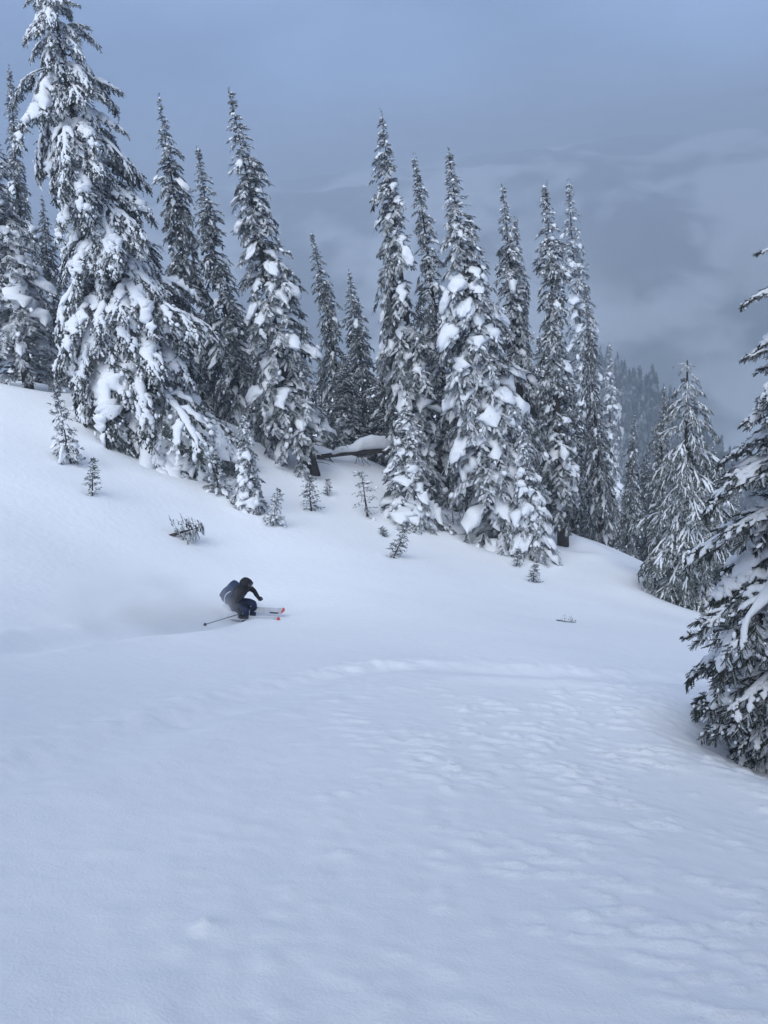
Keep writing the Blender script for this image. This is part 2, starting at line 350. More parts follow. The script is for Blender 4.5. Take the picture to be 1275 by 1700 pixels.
def pad_mesh(rng, sp, sel, Wd, Th, t0, t1, NR=7, NS=8, rough=.35, freq=3.0, lift=.35, seed=1, rounded=True):
    """snow lying along the top of each selected bough: closed lumpy tongues"""
    b = np.nonzero(sel)[0]; n = len(b)
    if n == 0: return np.zeros((0, 3)), np.zeros((0, 3), int)
    s = np.linspace(0.0, 1.0, NR); prof = np.clip(np.sin(np.pi * np.clip(s * .96 + .02, 0, 1)), 0, 1) ** .55
    if NR > 12 and rounded: s = .5 - .5 * np.cos(np.pi * s); prof = np.sqrt(np.clip(1 - (2 * s - 1) ** 2, 0, 1)) ** 1.1
    prof[0] = .05; prof[-1] = .05
    t = t0[:, None] + (t1 - t0)[:, None] * s[None]
    bb = np.repeat(b, NR); p, T, Lt, Nr = at(sp, bb, t.ravel())
    sh = (n, NR, 1, 3); p, T, Lt, Nr = p.reshape(sh), T.reshape(sh), Lt.reshape(sh), Nr.reshape(sh)
    Nr = norm(Nr * .75 + np.array([0, 0, .45]))
    ang = np.arange(NS) * 2 * np.pi / NS; ca, sa = np.cos(ang), np.sin(ang)
    sa = np.where(sa < 0, sa * .45, sa)
    def jit(a):                                    # ring-to-ring variation, softened on finely divided pads
        q = rng.normal(0, 1, (n, NR, 1, 1))
        for _ in range(2 if NR > 12 else 0):
            e = np.concatenate([q[:, :1], q, q[:, -1:]], 1); q = (e[:, :-2] + 2 * e[:, 1:-1] + e[:, 2:]) / 4 * 1.25
        return a * q
    wob = 1 + jit(.28)
    ww = (Wd[:, None] * prof[None])[:, :, None, None] * np.clip(wob, .45, 1.7); hh = (Th[:, None] * prof[None])[:, :, None, None] * np.clip(1 + jit(.25), .5, 1.6)
    off = jit(.22) * Wd[:, None, None, None]
    V = p + Nr * lift * hh + Lt * off + ww * ca[None, None, :, None] * Lt + hh * sa[None, None, :, None] * Nr
    c = (p + Nr * lift * hh + Lt * off)
    k = 1 + rough * vnoise(V * freq / max(.15, float(np.median(Wd)) * 2.2), seed)[..., None] + .5 * rough * vnoise(V * 2.7 * freq / max(.15, float(np.median(Wd)) * 2.2), seed + 5)[..., None]
    V = c + (V - c) * k
    V = V.reshape(-1, 3)
    i, j = np.meshgrid(np.arange(NR - 1), np.arange(NS), indexing='ij'); i = i.ravel(); j = j.ravel(); j2 = (j + 1) % NS
    q = np.stack([np.stack([i * NS + j, (i + 1) * NS + j, (i + 1) * NS + j2], -1), np.stack([i * NS + j, (i + 1) * NS + j2, i * NS + j2], -1)], 1).reshape(-1, 3)
    caps = [(0, k + 1, k) for k in range(1, NS - 1)] + [((NR - 1) * NS, (NR - 1) * NS + k, (NR - 1) * NS + k + 1) for k in range(1, NS - 1)]
    q = np.vstack([q, np.array(caps)])[:, ::-1]
    Fx = q[None] + (np.arange(n) * NR * NS)[:, None, None]
    return V, Fx.reshape(-1, 3)
def ico_unit():
    bm = bmesh.new(); bmesh.ops.create_icosphere(bm, subdivisions=1, radius=1)
    V = np.array([v.co[:] for v in bm.verts]); Fc = np.array([[v.index for v in f.verts] for f in bm.faces]); bm.free(); return V, Fc
ICO = ico_unit()
def blob_mesh(rng, P, T, size, seed=3, flatten=.6):
    """small caught lumps of snow, stretched along the twig"""
    n = len(P); V0, F0 = ICO
    A = norm(np.cross(T, np.array([0.1, .2, 1.0]))); Bn = np.cross(A, T)
    sx = size * rng.uniform(.8, 1.7, n); sy = size * rng.uniform(.6, 1.1, n); sz = size * rng.uniform(.4, .8, n) * flatten / .6
    V = P[:, None] + V0[None, :, :1] * (T * sx[:, None])[:, None] + V0[None, :, 1:2] * (A * sy[:, None])[:, None] + V0[None, :, 2:] * (Bn * sz[:, None])[:, None]
    c = P[:, None]; V = c + (V - c) * (1 + .3 * vnoise(V * 1.3 / np.median(size), seed)[..., None])
    return V.reshape(-1, 3), (F0[None] + (np.arange(n) * len(V0))[:, None, None]).reshape(-1, 3)

def trunk_curve(rng, Ht, bend, n=12):
    z = np.linspace(-.6, Ht, n); u = np.clip(z / Ht, 0, 1)
    ph = rng.uniform(0, 6.28); wv = rng.uniform(0, 6.28)
    x = (bend[0] * 4 * u + .03 * Ht * np.sin(u * 5 + ph) * u) * (1 - u); y = (bend[1] * 4 * u + .03 * Ht * np.sin(u * 4.2 + wv) * u) * (1 - u)
    return np.stack([x, y, z], -1)
def on_trunk(C, z):
    return np.stack([np.interp(z, C[:, 2], C[:, 0]), np.interp(z, C[:, 2], C[:, 1]), z], -1)

def crown(seed, Ht, R, pw=.8, base=.06, per_m=13, e0=(-25, 5), e1=(-78, -50), K=30, tl=.42, snow=.8, padw=(.10, .24), frost=(.1, .62),
          bend=(0, 0), flag=None, big=.18, tw=TW_MID, droop=.3, lean_pads=1.0, ragged=.32, blob=3, top_thin=.12, gaps=.55, lmul=1.25, wide=1.0):
    """returns trunk curve and (V,F,frost) of the foliage, (V,F) of the snow and the list of large pillow spots"""
    rng = np.random.default_rng(seed)
    C = trunk_curve(rng, Ht, bend)
    z0 = base * Ht; n = int(per_m * (Ht - z0))
    z = z0 + (Ht - z0) * np.sort(rng.random(n)) ** .82
    az = np.arange(n) * 2.399 + rng.uniform(-.6, .6, n)
    u = (Ht - z) / Ht
    rad = R * u ** pw * (1 - .25 * sstep(.86, 1.0, u)) + .03 + .12 * sstep(.02, .16, u)
    lump = fnoise(np.stack([np.sin(az) * 1.2, np.cos(az) * 1.2, z * .55], -1), seed + 7, 2)
    keep = rng.random(n) > gaps * sstep(-.05, -.5, lump) 
    rad = rad * (1 + ragged * 1.6 * lump) * rng.uniform(.8, 1.2, n)
    if flag is not None:
        k = np.cos(az - flag); keep &= rng.random(n) < np.clip(.62 + .6 * k, .05, 1); rad *= (1 + .35 * k)
    z, az, u, rad = z[keep], az[keep], u[keep], rad[keep]; n = len(z)
    bp = on_trunk(C, z)
    upm = sstep(.35, 0, u)                     # near the tip the boughs stand out more
    E0 = np.radians(rng.uniform(e0[0], e0[1], n) + 22 * upm); E1 = np.radians(rng.uniform(e1[0], e1[1], n) + 30 * upm)
    Lb = rad * lmul
    sp = spines(rng, bp, az, Lb, E0, E1)
    small = Lb < .55
    parts = []; fr = []
    for msk, kk in ((~small, K), (small, max(12, int(K * .55)))):
        if not msk.any(): continue
        q = {k: (v[msk] if isinstance(v, np.ndarray) else v) for k, v in sp.items()}; q['B'] = int(msk.sum())
        V, Fc, f = twig_mesh(rng, q, kk, np.clip(tl * q['L'] ** .6, .17, .62), tw, droop=droop, frost=frost, wide=wide); parts.append((V, Fc)); fr.append(f)
    # dense short boughs that thicken the spire, and the leader itself
    if Ht > 3:
        nt_ = int(9 * Ht); uu = .015 + .30 * rng.random(nt_) ** 1.15; lz = Ht * (1 - uu)
        q = spines(rng, on_trunk(C, lz), rng.uniform(0, 6.28, nt_), np.clip(.7 * R * uu ** pw, .04, .6) * rng.uniform(.6, 1.15, nt_) + .05, np.radians(rng.uniform(-15, 35, nt_)), np.radians(rng.uniform(-60, 10, nt_)))
        V, Fc, f = twig_mesh(rng, q, 12, np.clip(.55 * q['L'] ** .7, .09, .3), tw, frost=frost, droop=.2); parts.append((V, Fc)); fr.append(f)
    tipn = 3; q = spines(rng, on_trunk(C, np.full(tipn, Ht - .05 * Ht)), rng.uniform(0, 6.28, tipn), np.full(tipn, .062 * Ht), np.full(tipn, 1.45), np.full(tipn, 1.56))
    V, Fc, f = twig_mesh(rng, q, 14, np.full(tipn, .009 * Ht), tw, frost=frost, droop=0, spread=(.3, .8)); parts.append((V, Fc)); fr.append(f)
    FV, FF = merge(parts); fr = np.concatenate(fr)
    # snow
    sel = (rng.random(n) < .66 * snow * (1 - top_thin * 4 * sstep(.55, .05, u))) & (Lb > .28); m = int(sel.sum())
    Wd = Lb[sel] * rng.uniform(*padw, m) * .72 + .03; Th = Wd * rng.uniform(.45, .9, m)
    t0 = rng.uniform(.06, .32, m); t1 = t0 + rng.uniform(.42, .68, m); t1 = np.minimum(t1, .95)
    sparts = [pad_mesh(rng, sp, sel, Wd, Th, t0, t1, seed=seed)]
    if blob:
        b = np.repeat(np.arange(n), blob); t = rng.uniform(.3, 1, len(b)); p, T, Lt, Nr = at(sp, b, t)
        p = p + Lt * (rng.normal(0, .16, len(b)) * Lb[b])[:, None] + Nr * .03
        k = rng.random(len(b)) < .28
        sparts.append(blob_mesh(rng, p[k], T[k], rng.uniform(.03, .085, int(k.sum())) * (.7 + .35 * Lb[b][k]), seed))
    SV, SF = merge(sparts)
    # spots for the large pillows (front boughs)
    cand = np.nonzero((u > .2) & (Lb > .7))[0]; pick = rng.choice(cand, min(len(cand), 60), replace=False) if len(cand) else []
    pil = [(at(sp, np.array([i]), np.array([.62]))[0][0], az[i], E1[i] * .8, Lb[i]) for i in pick]
    # trunk
    rr = (.014 * Ht + .03) * np.clip(1 - C[:, 2] / Ht, 0, 1) ** 1.25 + .006; TV, TF = tube(C, rr, 9)
    # dead lower stubs
    return dict(C=C, trunk=(TV, TF), fol=(FV, FF, fr), snow=(SV, SF), pil=pil, H=Ht)

# ------------------------------------------------------------------ where the trees stand
def ground_pt(px, py): 
    p = gp(px, py); return p
def at_range(px, py, r):
    """a spot on the slope at a given distance, hidden in the picture behind nearer trees"""
    d = ray(px, py); x, y = d[0] * r, d[1] * r; return np.array([x, y, float(height(np.array([x]), np.array([y]))[0])])
def top_of(basept, px, py):
    d = ray(px, py); return d * (basept[1] / d[1])

VARIANT = {}
def variant(key, **kw):
    c = crown(**kw)
    me_t = mesh_from('trunk', *c['trunk'], smooth=True, mats=[M_bark], attr={'frost': np.clip(.18 + .25 * vnoise(c['trunk'][0] * 2.5, 4), 0, 1)})
    V, Fc, f = c['fol']; me_f = mesh_from('crown', V, Fc, mats=[M_needle], attr={'frost': f})
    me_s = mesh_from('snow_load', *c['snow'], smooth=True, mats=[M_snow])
    VARIANT[key] = dict(t=me_t, f=me_f, s=me_s, pil=c['pil'], H=c['H'], C=c['C'])
HR = 14.0
variant('spire', seed=11, Ht=HR, R=1.4, pw=.88, base=.10, per_m=20, K=30, bend=(.2, 0), frost=(.12, .66))
variant('spire_b', seed=12, Ht=HR, R=1.3, pw=.98, base=.05, per_m=20, K=30, snow=.7, frost=(.10, .62), e1=(-82, -60))
variant('slim', seed=13, Ht=HR, R=.9, pw=.74, base=.11, per_m=23, K=26, frost=(.10, .62), e1=(-82, -60), bend=(-.1, 0))
variant('slim_b', seed=14, Ht=HR, R=1.0, pw=.8, base=.05, per_m=22, K=26, snow=.9, padw=(.14, .30), frost=(.2, .7))
variant('full', seed=15, Ht=HR, R=1.8, pw=.9, base=.03, per_m=24, K=32, snow=.92, padw=(.12, .27), frost=(.18, .70))
variant('flag', seed=16, Ht=HR, R=1.3, pw=.76, base=.06, per_m=25, K=30, flag=math.radians(262), snow=.75, bend=(-.35, 0), frost=(.12, .62), e1=(-84, -62))
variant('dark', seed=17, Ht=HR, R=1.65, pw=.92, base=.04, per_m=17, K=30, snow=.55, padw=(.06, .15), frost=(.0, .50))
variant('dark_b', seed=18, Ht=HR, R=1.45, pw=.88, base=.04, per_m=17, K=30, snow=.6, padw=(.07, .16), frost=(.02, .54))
variant('young', seed=19, Ht=5.0, R=.95, pw=.75, base=.0, per_m=36, K=30, tl=.36, snow=.95, padw=(.16, .34), frost=(.15, .66), e0=(-30, 0), e1=(-75, -45), blob=4)
variant('young_b', seed=20, Ht=5.0, R=.8, pw=.65, base=.0, per_m=38, K=30, tl=.36, snow=.95, padw=(.16, .36), frost=(.15, .66), e0=(-35, -5), e1=(-80, -50), blob=4)
variant('sapling', seed=21, Ht=1.7, R=.30, pw=.6, base=.02, per_m=48, K=18, tl=.26, snow=.6, padw=(.12, .26), frost=(.0, .36), e0=(0, 30), e1=(-35, 5), blob=2, gaps=.8)
variant('sapling_b', seed=22, Ht=1.7, R=.34, pw=.7, base=.02, per_m=48, K=18, tl=.26, snow=.3, padw=(.08, .16), frost=(.0, .28), e0=(5, 35), e1=(-25, 15), blob=1, gaps=.6)
variant('sparse', seed=23, Ht=1.7, R=.34, pw=.6, base=.02, per_m=22, K=9, tl=.22, snow=.35, padw=(.06, .12), frost=(.1, .45), e0=(-10, 20), e1=(-30, 5), blob=1, gaps=.8)

def pillow_mesh(seed):
    bm = bmesh.new(); bmesh.ops.create_icosphere(bm, subdivisions=3, radius=1)
    V = np.array([v.co[:] for v in bm.verts]); Fc = np.array([[v.index for v in f.verts] for f in bm.faces]); bm.free()
    r = 1 + .45 * vnoise(V * 1.5 + seed * 7.3, seed) + .22 * vnoise(V * 3.4 + seed, seed + 3)
    V = V * r[:, None]; V[:, 2] = np.where(V[:, 2] < 0, V[:, 2] * .35, V[:, 2])
    # ragged lower rim: fingers of snow running down the twigs
    V[:, 0] += .12 * np.maximum(0, V[:, 0]) * (vnoise(np.stack([V[:, 1] * 4, V[:, 0] * 0, V[:, 0] * 0 + seed], -1), seed + 9))
    V *= np.array([.95, .62, .46])
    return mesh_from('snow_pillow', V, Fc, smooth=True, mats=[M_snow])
PILLOWS = [pillow_mesh(s) for s in range(7)]
def mat_from(x, y, z, p, s):
    m = Matrix(((x[0] * s[0], y[0] * s[1], z[0] * s[2], p[0]), (x[1] * s[0], y[1] * s[1], z[1] * s[2], p[1]), (x[2] * s[0], y[2] * s[1], z[2] * s[2], p[2]), (0, 0, 0, 1)))
    return m
def put_matrix(o, m):
    o.matrix_basis = m
def add_pillows(root, pil, spin, n, rng, size=(.15, .32), lean=None):
    k = 0
    for p, az, e, L in pil:
        a = az - spin                                     # heading in the world once the tree is turned
        d = np.array([math.sin(a), math.cos(a)])
        if d[1] > .25 or k >= n: continue
        e2 = min(e, -.35)
        x = np.array([math.sin(az) * math.cos(e2), math.cos(az) * math.cos(e2), math.sin(e2)]); y = np.array([math.cos(az), -math.sin(az), 0]); z = np.cross(x, y)
        if z[2] < 0: z = -z; y = -y
        s = rng.uniform(*size) * (.6 + .4 * min(L, 1.6))
        o = obj('snow_pillow', PILLOWS[int(rng.integers(len(PILLOWS)))], root)
        put_matrix(o, mat_from(x, y, z, p + z * .10, (s * rng.uniform(.9, 1.4), s * rng.uniform(.8, 1.2), s * rng.uniform(.8, 1.1)))); k += 1
def align(basept, toppt, Href, wscale, spin):
    ax = Vector(toppt - basept); Hh = ax.length
    q = Vector((0, 0, 1)).rotation_difference(ax.normalized())
    return Matrix.Translation(Vector(basept)) @ q.to_matrix().to_4x4() @ Matrix.Rotation(spin, 4, 'Z') @ Matrix.Diagonal((wscale, wscale, Hh / Href, 1)), Hh
def tree(key, basept, top, label, spin=0, w=1.0, pillows=0, name='fir_tree', cat='tree', group=None, psize=(.15, .32), seed=0, well=None):
    v = VARIANT[key]; b = np.asarray(basept); t = top_of(b, *top)
    b = b - np.array([0, 0, .15])
    root = empty(name); m, Hh = align(b, t, v['H'], 1.0, spin); sc = Hh / v['H']
    m, _ = align(b, t, v['H'], w * sc, spin); root.matrix_basis = m
    obj('trunk', v['t'], root); f = obj('crown', v['f'], root); f['kind'] = 'stuff'; s = obj('snow_load', v['s'], root); s['kind'] = 'stuff'
    if pillows: add_pillows(root, v['pil'], spin, pillows, np.random.default_rng(seed + 500), psize)
    tag(root, label, cat, group)
    WELLS.append((b[0], b[1], (well or (.9 if v['H'] > 6 else .35 if v['H'] > 3 else .16)), (.22 if v['H'] > 6 else .12 if v['H'] > 3 else .05)))
    return root

G = 'tall snowy firs along the edge of the clearing'
R_ = math.radians
tree('spire_b', at_range(60, 640, 34), (15, 115), 'leaning dark spire at the far left, tip just left of the big hemlock', R_(40), 1.05, 2, group=G, seed=1)
tree('full', at_range(48, 650, 29.5), (-22, 200), 'broad snow-draped tree cut off by the left edge, skirts reaching the snow', R_(160), 1.4, 7, group=G, seed=2, psize=(.14, .28))
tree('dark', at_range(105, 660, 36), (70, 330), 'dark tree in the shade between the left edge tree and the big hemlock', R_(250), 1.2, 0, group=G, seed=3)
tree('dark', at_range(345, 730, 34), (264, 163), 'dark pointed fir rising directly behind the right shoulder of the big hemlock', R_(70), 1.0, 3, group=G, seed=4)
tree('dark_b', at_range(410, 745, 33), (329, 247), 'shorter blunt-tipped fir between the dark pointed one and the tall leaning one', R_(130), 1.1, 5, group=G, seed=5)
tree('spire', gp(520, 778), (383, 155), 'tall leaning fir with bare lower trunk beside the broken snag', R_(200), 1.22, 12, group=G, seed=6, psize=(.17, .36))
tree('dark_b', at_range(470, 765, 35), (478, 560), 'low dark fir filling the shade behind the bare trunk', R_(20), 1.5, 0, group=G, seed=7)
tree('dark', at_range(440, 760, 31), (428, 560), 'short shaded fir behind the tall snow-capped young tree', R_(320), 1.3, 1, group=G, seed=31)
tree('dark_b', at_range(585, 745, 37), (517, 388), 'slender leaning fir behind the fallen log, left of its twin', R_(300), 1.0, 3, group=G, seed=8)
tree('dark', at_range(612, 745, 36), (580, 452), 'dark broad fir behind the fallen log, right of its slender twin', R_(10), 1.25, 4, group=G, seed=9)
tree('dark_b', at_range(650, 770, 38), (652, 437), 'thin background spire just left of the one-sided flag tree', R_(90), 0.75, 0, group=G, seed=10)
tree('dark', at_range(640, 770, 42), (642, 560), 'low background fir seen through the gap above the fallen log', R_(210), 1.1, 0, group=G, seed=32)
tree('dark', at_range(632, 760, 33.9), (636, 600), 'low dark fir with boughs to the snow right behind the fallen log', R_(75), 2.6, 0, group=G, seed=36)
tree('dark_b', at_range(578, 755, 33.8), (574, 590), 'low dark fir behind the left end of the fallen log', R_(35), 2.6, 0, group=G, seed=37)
tree('flag', at_range(748, 840, 31), (634, 190), 'tallest leaning flag tree with boughs on its left and bare trunk right', 0, 1.1, 4, group=G, seed=11)
tree('spire_b', at_range(770, 845, 32), (688, 263), 'tall fir wedged between the flag tree and the broad pillow-laden tree', R_(100), 1.08, 5, group=G, seed=12)
tree('full', gp(832, 905), (745, 256), 'broad tall fir loaded with the most snow pillows, centre of the stand', R_(215), 1.1, 22, group=G, seed=13, psize=(.17, .38))
tree('spire', at_range(880, 890, 30), (834, 313), 'tall fir with a lower second tip, right of the pillow-laden tree', R_(300), 1.0, 6, group=G, seed=14)
tree('slim', at_range(893, 890, 30.6), (856, 364), 'thin second tip growing against the fir right of the pillow-laden tree', R_(60), 0.7, 1, group=G, seed=15)
tree('slim', gp(934, 900), (904, 308), 'very slim dark fir with bare dark trunk at its foot', R_(180), 1.1, 3, group=G, seed=16)
tree('slim_b', gp(972, 893), (945, 306), 'slim fir with bright snow cushions, rightmost of the tall spires', R_(30), 1.1, 10, group=G, seed=17, psize=(.15, .32))
tree('dark_b', at_range(1000, 900, 34), (973, 474), 'faint spire peeking out behind the rightmost tall one', R_(140), 0.65, 0, group=G, seed=18)
tree('slim_b', gp(1010, 910), (1013, 573), 'slim mid-height fir standing free right of the tall spires', R_(110), 0.95, 4, group=G, seed=19, psize=(.14, .28))
tree('dark', at_range(1040, 925, 34), (1054, 690), 'shorter frosted fir between the free slim one and the pale hemlock', R_(330), .85, 1, group=G, seed=20)
tree('dark_b', at_range(1092, 930, 36), (1104, 643), 'fir behind the left side of the pale hemlock, showing only its tip', R_(80), .9, 2, group=G, seed=21)
tree('dark', at_range(1190, 960, 40), (1184, 733), 'small distant fir tip right of the pale hemlock', R_(30), .8, 0, group=G, seed=22)
tree('dark_b', at_range(1215, 980, 36), (1222, 800), 'dim low fir between the pale hemlock and the near tree', R_(190), 1.0, 0, group=G, seed=33)
tree('dark_b', at_range(800, 870, 38), (806, 470), 'dark fir half hidden behind the pillow-laden tree', R_(45), 1.1, 0, group=G, seed=34)
tree('dark', at_range(690, 830, 36), (700, 470), 'shaded fir behind the snow-covered young tree, between taller trunks', R_(15), 1.1, 0, group=G, seed=35)
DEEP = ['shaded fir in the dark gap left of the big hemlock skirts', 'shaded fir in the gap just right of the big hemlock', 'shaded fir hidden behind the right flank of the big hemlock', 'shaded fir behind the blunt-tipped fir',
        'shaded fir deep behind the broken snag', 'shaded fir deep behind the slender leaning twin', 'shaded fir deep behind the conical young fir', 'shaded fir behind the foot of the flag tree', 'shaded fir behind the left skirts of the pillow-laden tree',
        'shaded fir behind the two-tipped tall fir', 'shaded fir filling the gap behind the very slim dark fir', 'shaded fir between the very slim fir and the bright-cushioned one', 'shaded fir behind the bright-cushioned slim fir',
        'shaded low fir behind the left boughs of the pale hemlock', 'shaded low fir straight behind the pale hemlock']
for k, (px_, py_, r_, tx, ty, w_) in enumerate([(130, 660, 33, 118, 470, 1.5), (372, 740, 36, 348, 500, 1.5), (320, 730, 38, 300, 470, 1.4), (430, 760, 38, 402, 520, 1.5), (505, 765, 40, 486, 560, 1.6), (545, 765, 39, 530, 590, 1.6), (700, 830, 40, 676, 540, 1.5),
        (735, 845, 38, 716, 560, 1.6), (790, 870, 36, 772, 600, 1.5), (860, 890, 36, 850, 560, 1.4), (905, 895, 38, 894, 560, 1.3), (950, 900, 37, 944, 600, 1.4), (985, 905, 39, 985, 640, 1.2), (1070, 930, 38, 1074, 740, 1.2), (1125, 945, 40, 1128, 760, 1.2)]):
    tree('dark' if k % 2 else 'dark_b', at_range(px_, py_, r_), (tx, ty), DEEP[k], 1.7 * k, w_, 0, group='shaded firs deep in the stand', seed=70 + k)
for k, (x_, y_, h_, key, lb) in enumerate([(-6.5, -5.5, 13, 'full', 'unseen fir added for shade behind the viewer on the left'), (-2.2, -6.5, 15, 'spire', 'unseen fir added for shade straight behind the viewer'),  # unseen firs added around the camera to darken the foreground snow
        (2.4, -4.6, 14, 'full', 'unseen fir added for shade close behind the right shoulder of the viewer'), (6.8, -3.6, 15, 'full', 'unseen fir added for shade behind the viewer on the right'), (6.4, .6, 13, 'full', 'unseen fir added for shade beside the viewer past the right edge'), (-7.2, .4, 14, 'full', 'unseen fir added for shade beside the viewer past the left edge')]):
    v = VARIANT[key]; b = np.array([x_, y_, float(height(np.array([x_]), np.array([y_]))[0]) - .2]); root = empty('fir_tree'); root.matrix_basis = align(b, b + np.array([0, 0, h_]), v['H'], 1.35, k * 1.1)[0]
    obj('trunk', v['t'], root); f = obj('crown', v['f'], root); f['kind'] = 'stuff'; f = obj('snow_load', v['s'], root); f['kind'] = 'stuff'; tag(root, lb, 'tree', 'unseen firs added round the viewer to shade the foreground'); WELLS.append((x_, y_, .9, .2))
Y = 'young snowy firs at the foot of the stand'
tree('young', gp(684, 868), (672, 672), 'young conical fir plastered white, standing before the fallen log end', R_(40), 1.25, 9, name='young_fir', group=Y, seed=41, psize=(.14, .28))
tree('young_b', gp(884, 928), (868, 716), 'young round-pillowed fir standing lowest in front of the tall stand', R_(120), .9, 14, name='young_fir', group=Y, seed=42, psize=(.14, .30))
tree('young_b', gp(820, 895), (818, 690), 'young fir at the foot of the pillow-laden tree, left of the round-pillowed one', R_(300), .85, 8, name='young_fir', group=Y, seed=43, psize=(.14, .28))
tree('young_b', gp(416, 846), (405, 690), 'young fir carrying one tall snow block near its top', R_(20), 1.05, 4, name='young_fir', group=Y, seed=44, psize=(.16, .3))
S = 'saplings poking out of the snow'
def sapling(key, base, top, label, spin=0, w=1.0, pil=0, seed=0, psize=(.1, .18)):
    return tree(key, gp(*base), top, label, spin, w * .66, pil, 'sapling', 'sapling', S, psize, seed)
sapling('sapling', (116, 766), (94, 652), 'snow-capped sapling below the left edge tree, largest of its pair', 0, .8, 3, 51, (.18, .3))
sapling('sapling_b', (151, 820), (154, 762), 'small bare green sapling alone on the slope at left', R_(90), 1.0, 0, 52)
sapling('sapling', (360, 822), (358, 755), 'sapling with a round snow cap right of the big hemlock', R_(60), 1.15, 2, 53, (.16, .24))
sapling('sapling', (450, 872), (462, 812), 'bent sapling half buried under a snow lump below the snow-block fir', R_(200), .9, 2, 54, (.16, .24))
sapling('sapling_b', (516, 847), (513, 793), 'neat cone-shaped green sapling below the broken snag', R_(10), 1.3, 0, 55)
sapling('sapling_b', (543, 822), (544, 796), 'tiny sapling tip beside the cone-shaped one', R_(130), 1.2, 0, 56)
sapling('sparse', (610, 855), (600, 782), 'sparse thin-twigged sapling below the fallen log', R_(220), 1.2, 0, 57)
sapling('sparse', (752, 872), (750, 826), 'thin twiggy sapling before the dark trunks in the centre', R_(20), 1.0, 0, 58)
sapling('sapling_b', (650, 926), (672, 880), 'tilted dark sprig leaning right out of the open snow', R_(80), 1.3, 0, 59)
sapling('sapling_b', (640, 888), (633, 876), 'little dark sprig under a snow hump, next to the tilted one', R_(150), 2.0, 0, 60)
sapling('sapling_b', (884, 966), (888, 938), 'small green sprig in the snow below the round-pillowed young fir', R_(30), 1.5, 0, 61)
sapling('sapling_b', (856, 938), (862, 912), 'snow-topped sprig at the very foot of the round-pillowed young fir', R_(250), 1.4, 1, 62)
def lying_sprig(px, py, dx, dy, r, label, seed, wscale):
    """a bough tip lying across the snow surface"""
    v = VARIANT['sparse' if wscale < .5 else 'sapling_b']; b = gp(px, py); t = ray(px + dx, py + dy) * (np.linalg.norm(b) - r); root = empty('sapling')
    m, Hh = align(b, t, v['H'], 1, 0); root.matrix_basis = align(b, t, v['H'], wscale, .6)[0]
    obj('trunk', v['t'], root); f = obj('crown', v['f'], root); f['kind'] = 'stuff'; f = obj('snow_load', v['s'], root); f['kind'] = 'stuff'
    tag(root, label, 'sapling', S)
lying_sprig(288, 888, 48, -14, .1, 'dark flattened sprig lying on open snow above the skier', 63, .75)
lying_sprig(932, 1031, 24, 3, .05, 'tiny bare twig lying alone on the open snow at right', 64, .3)

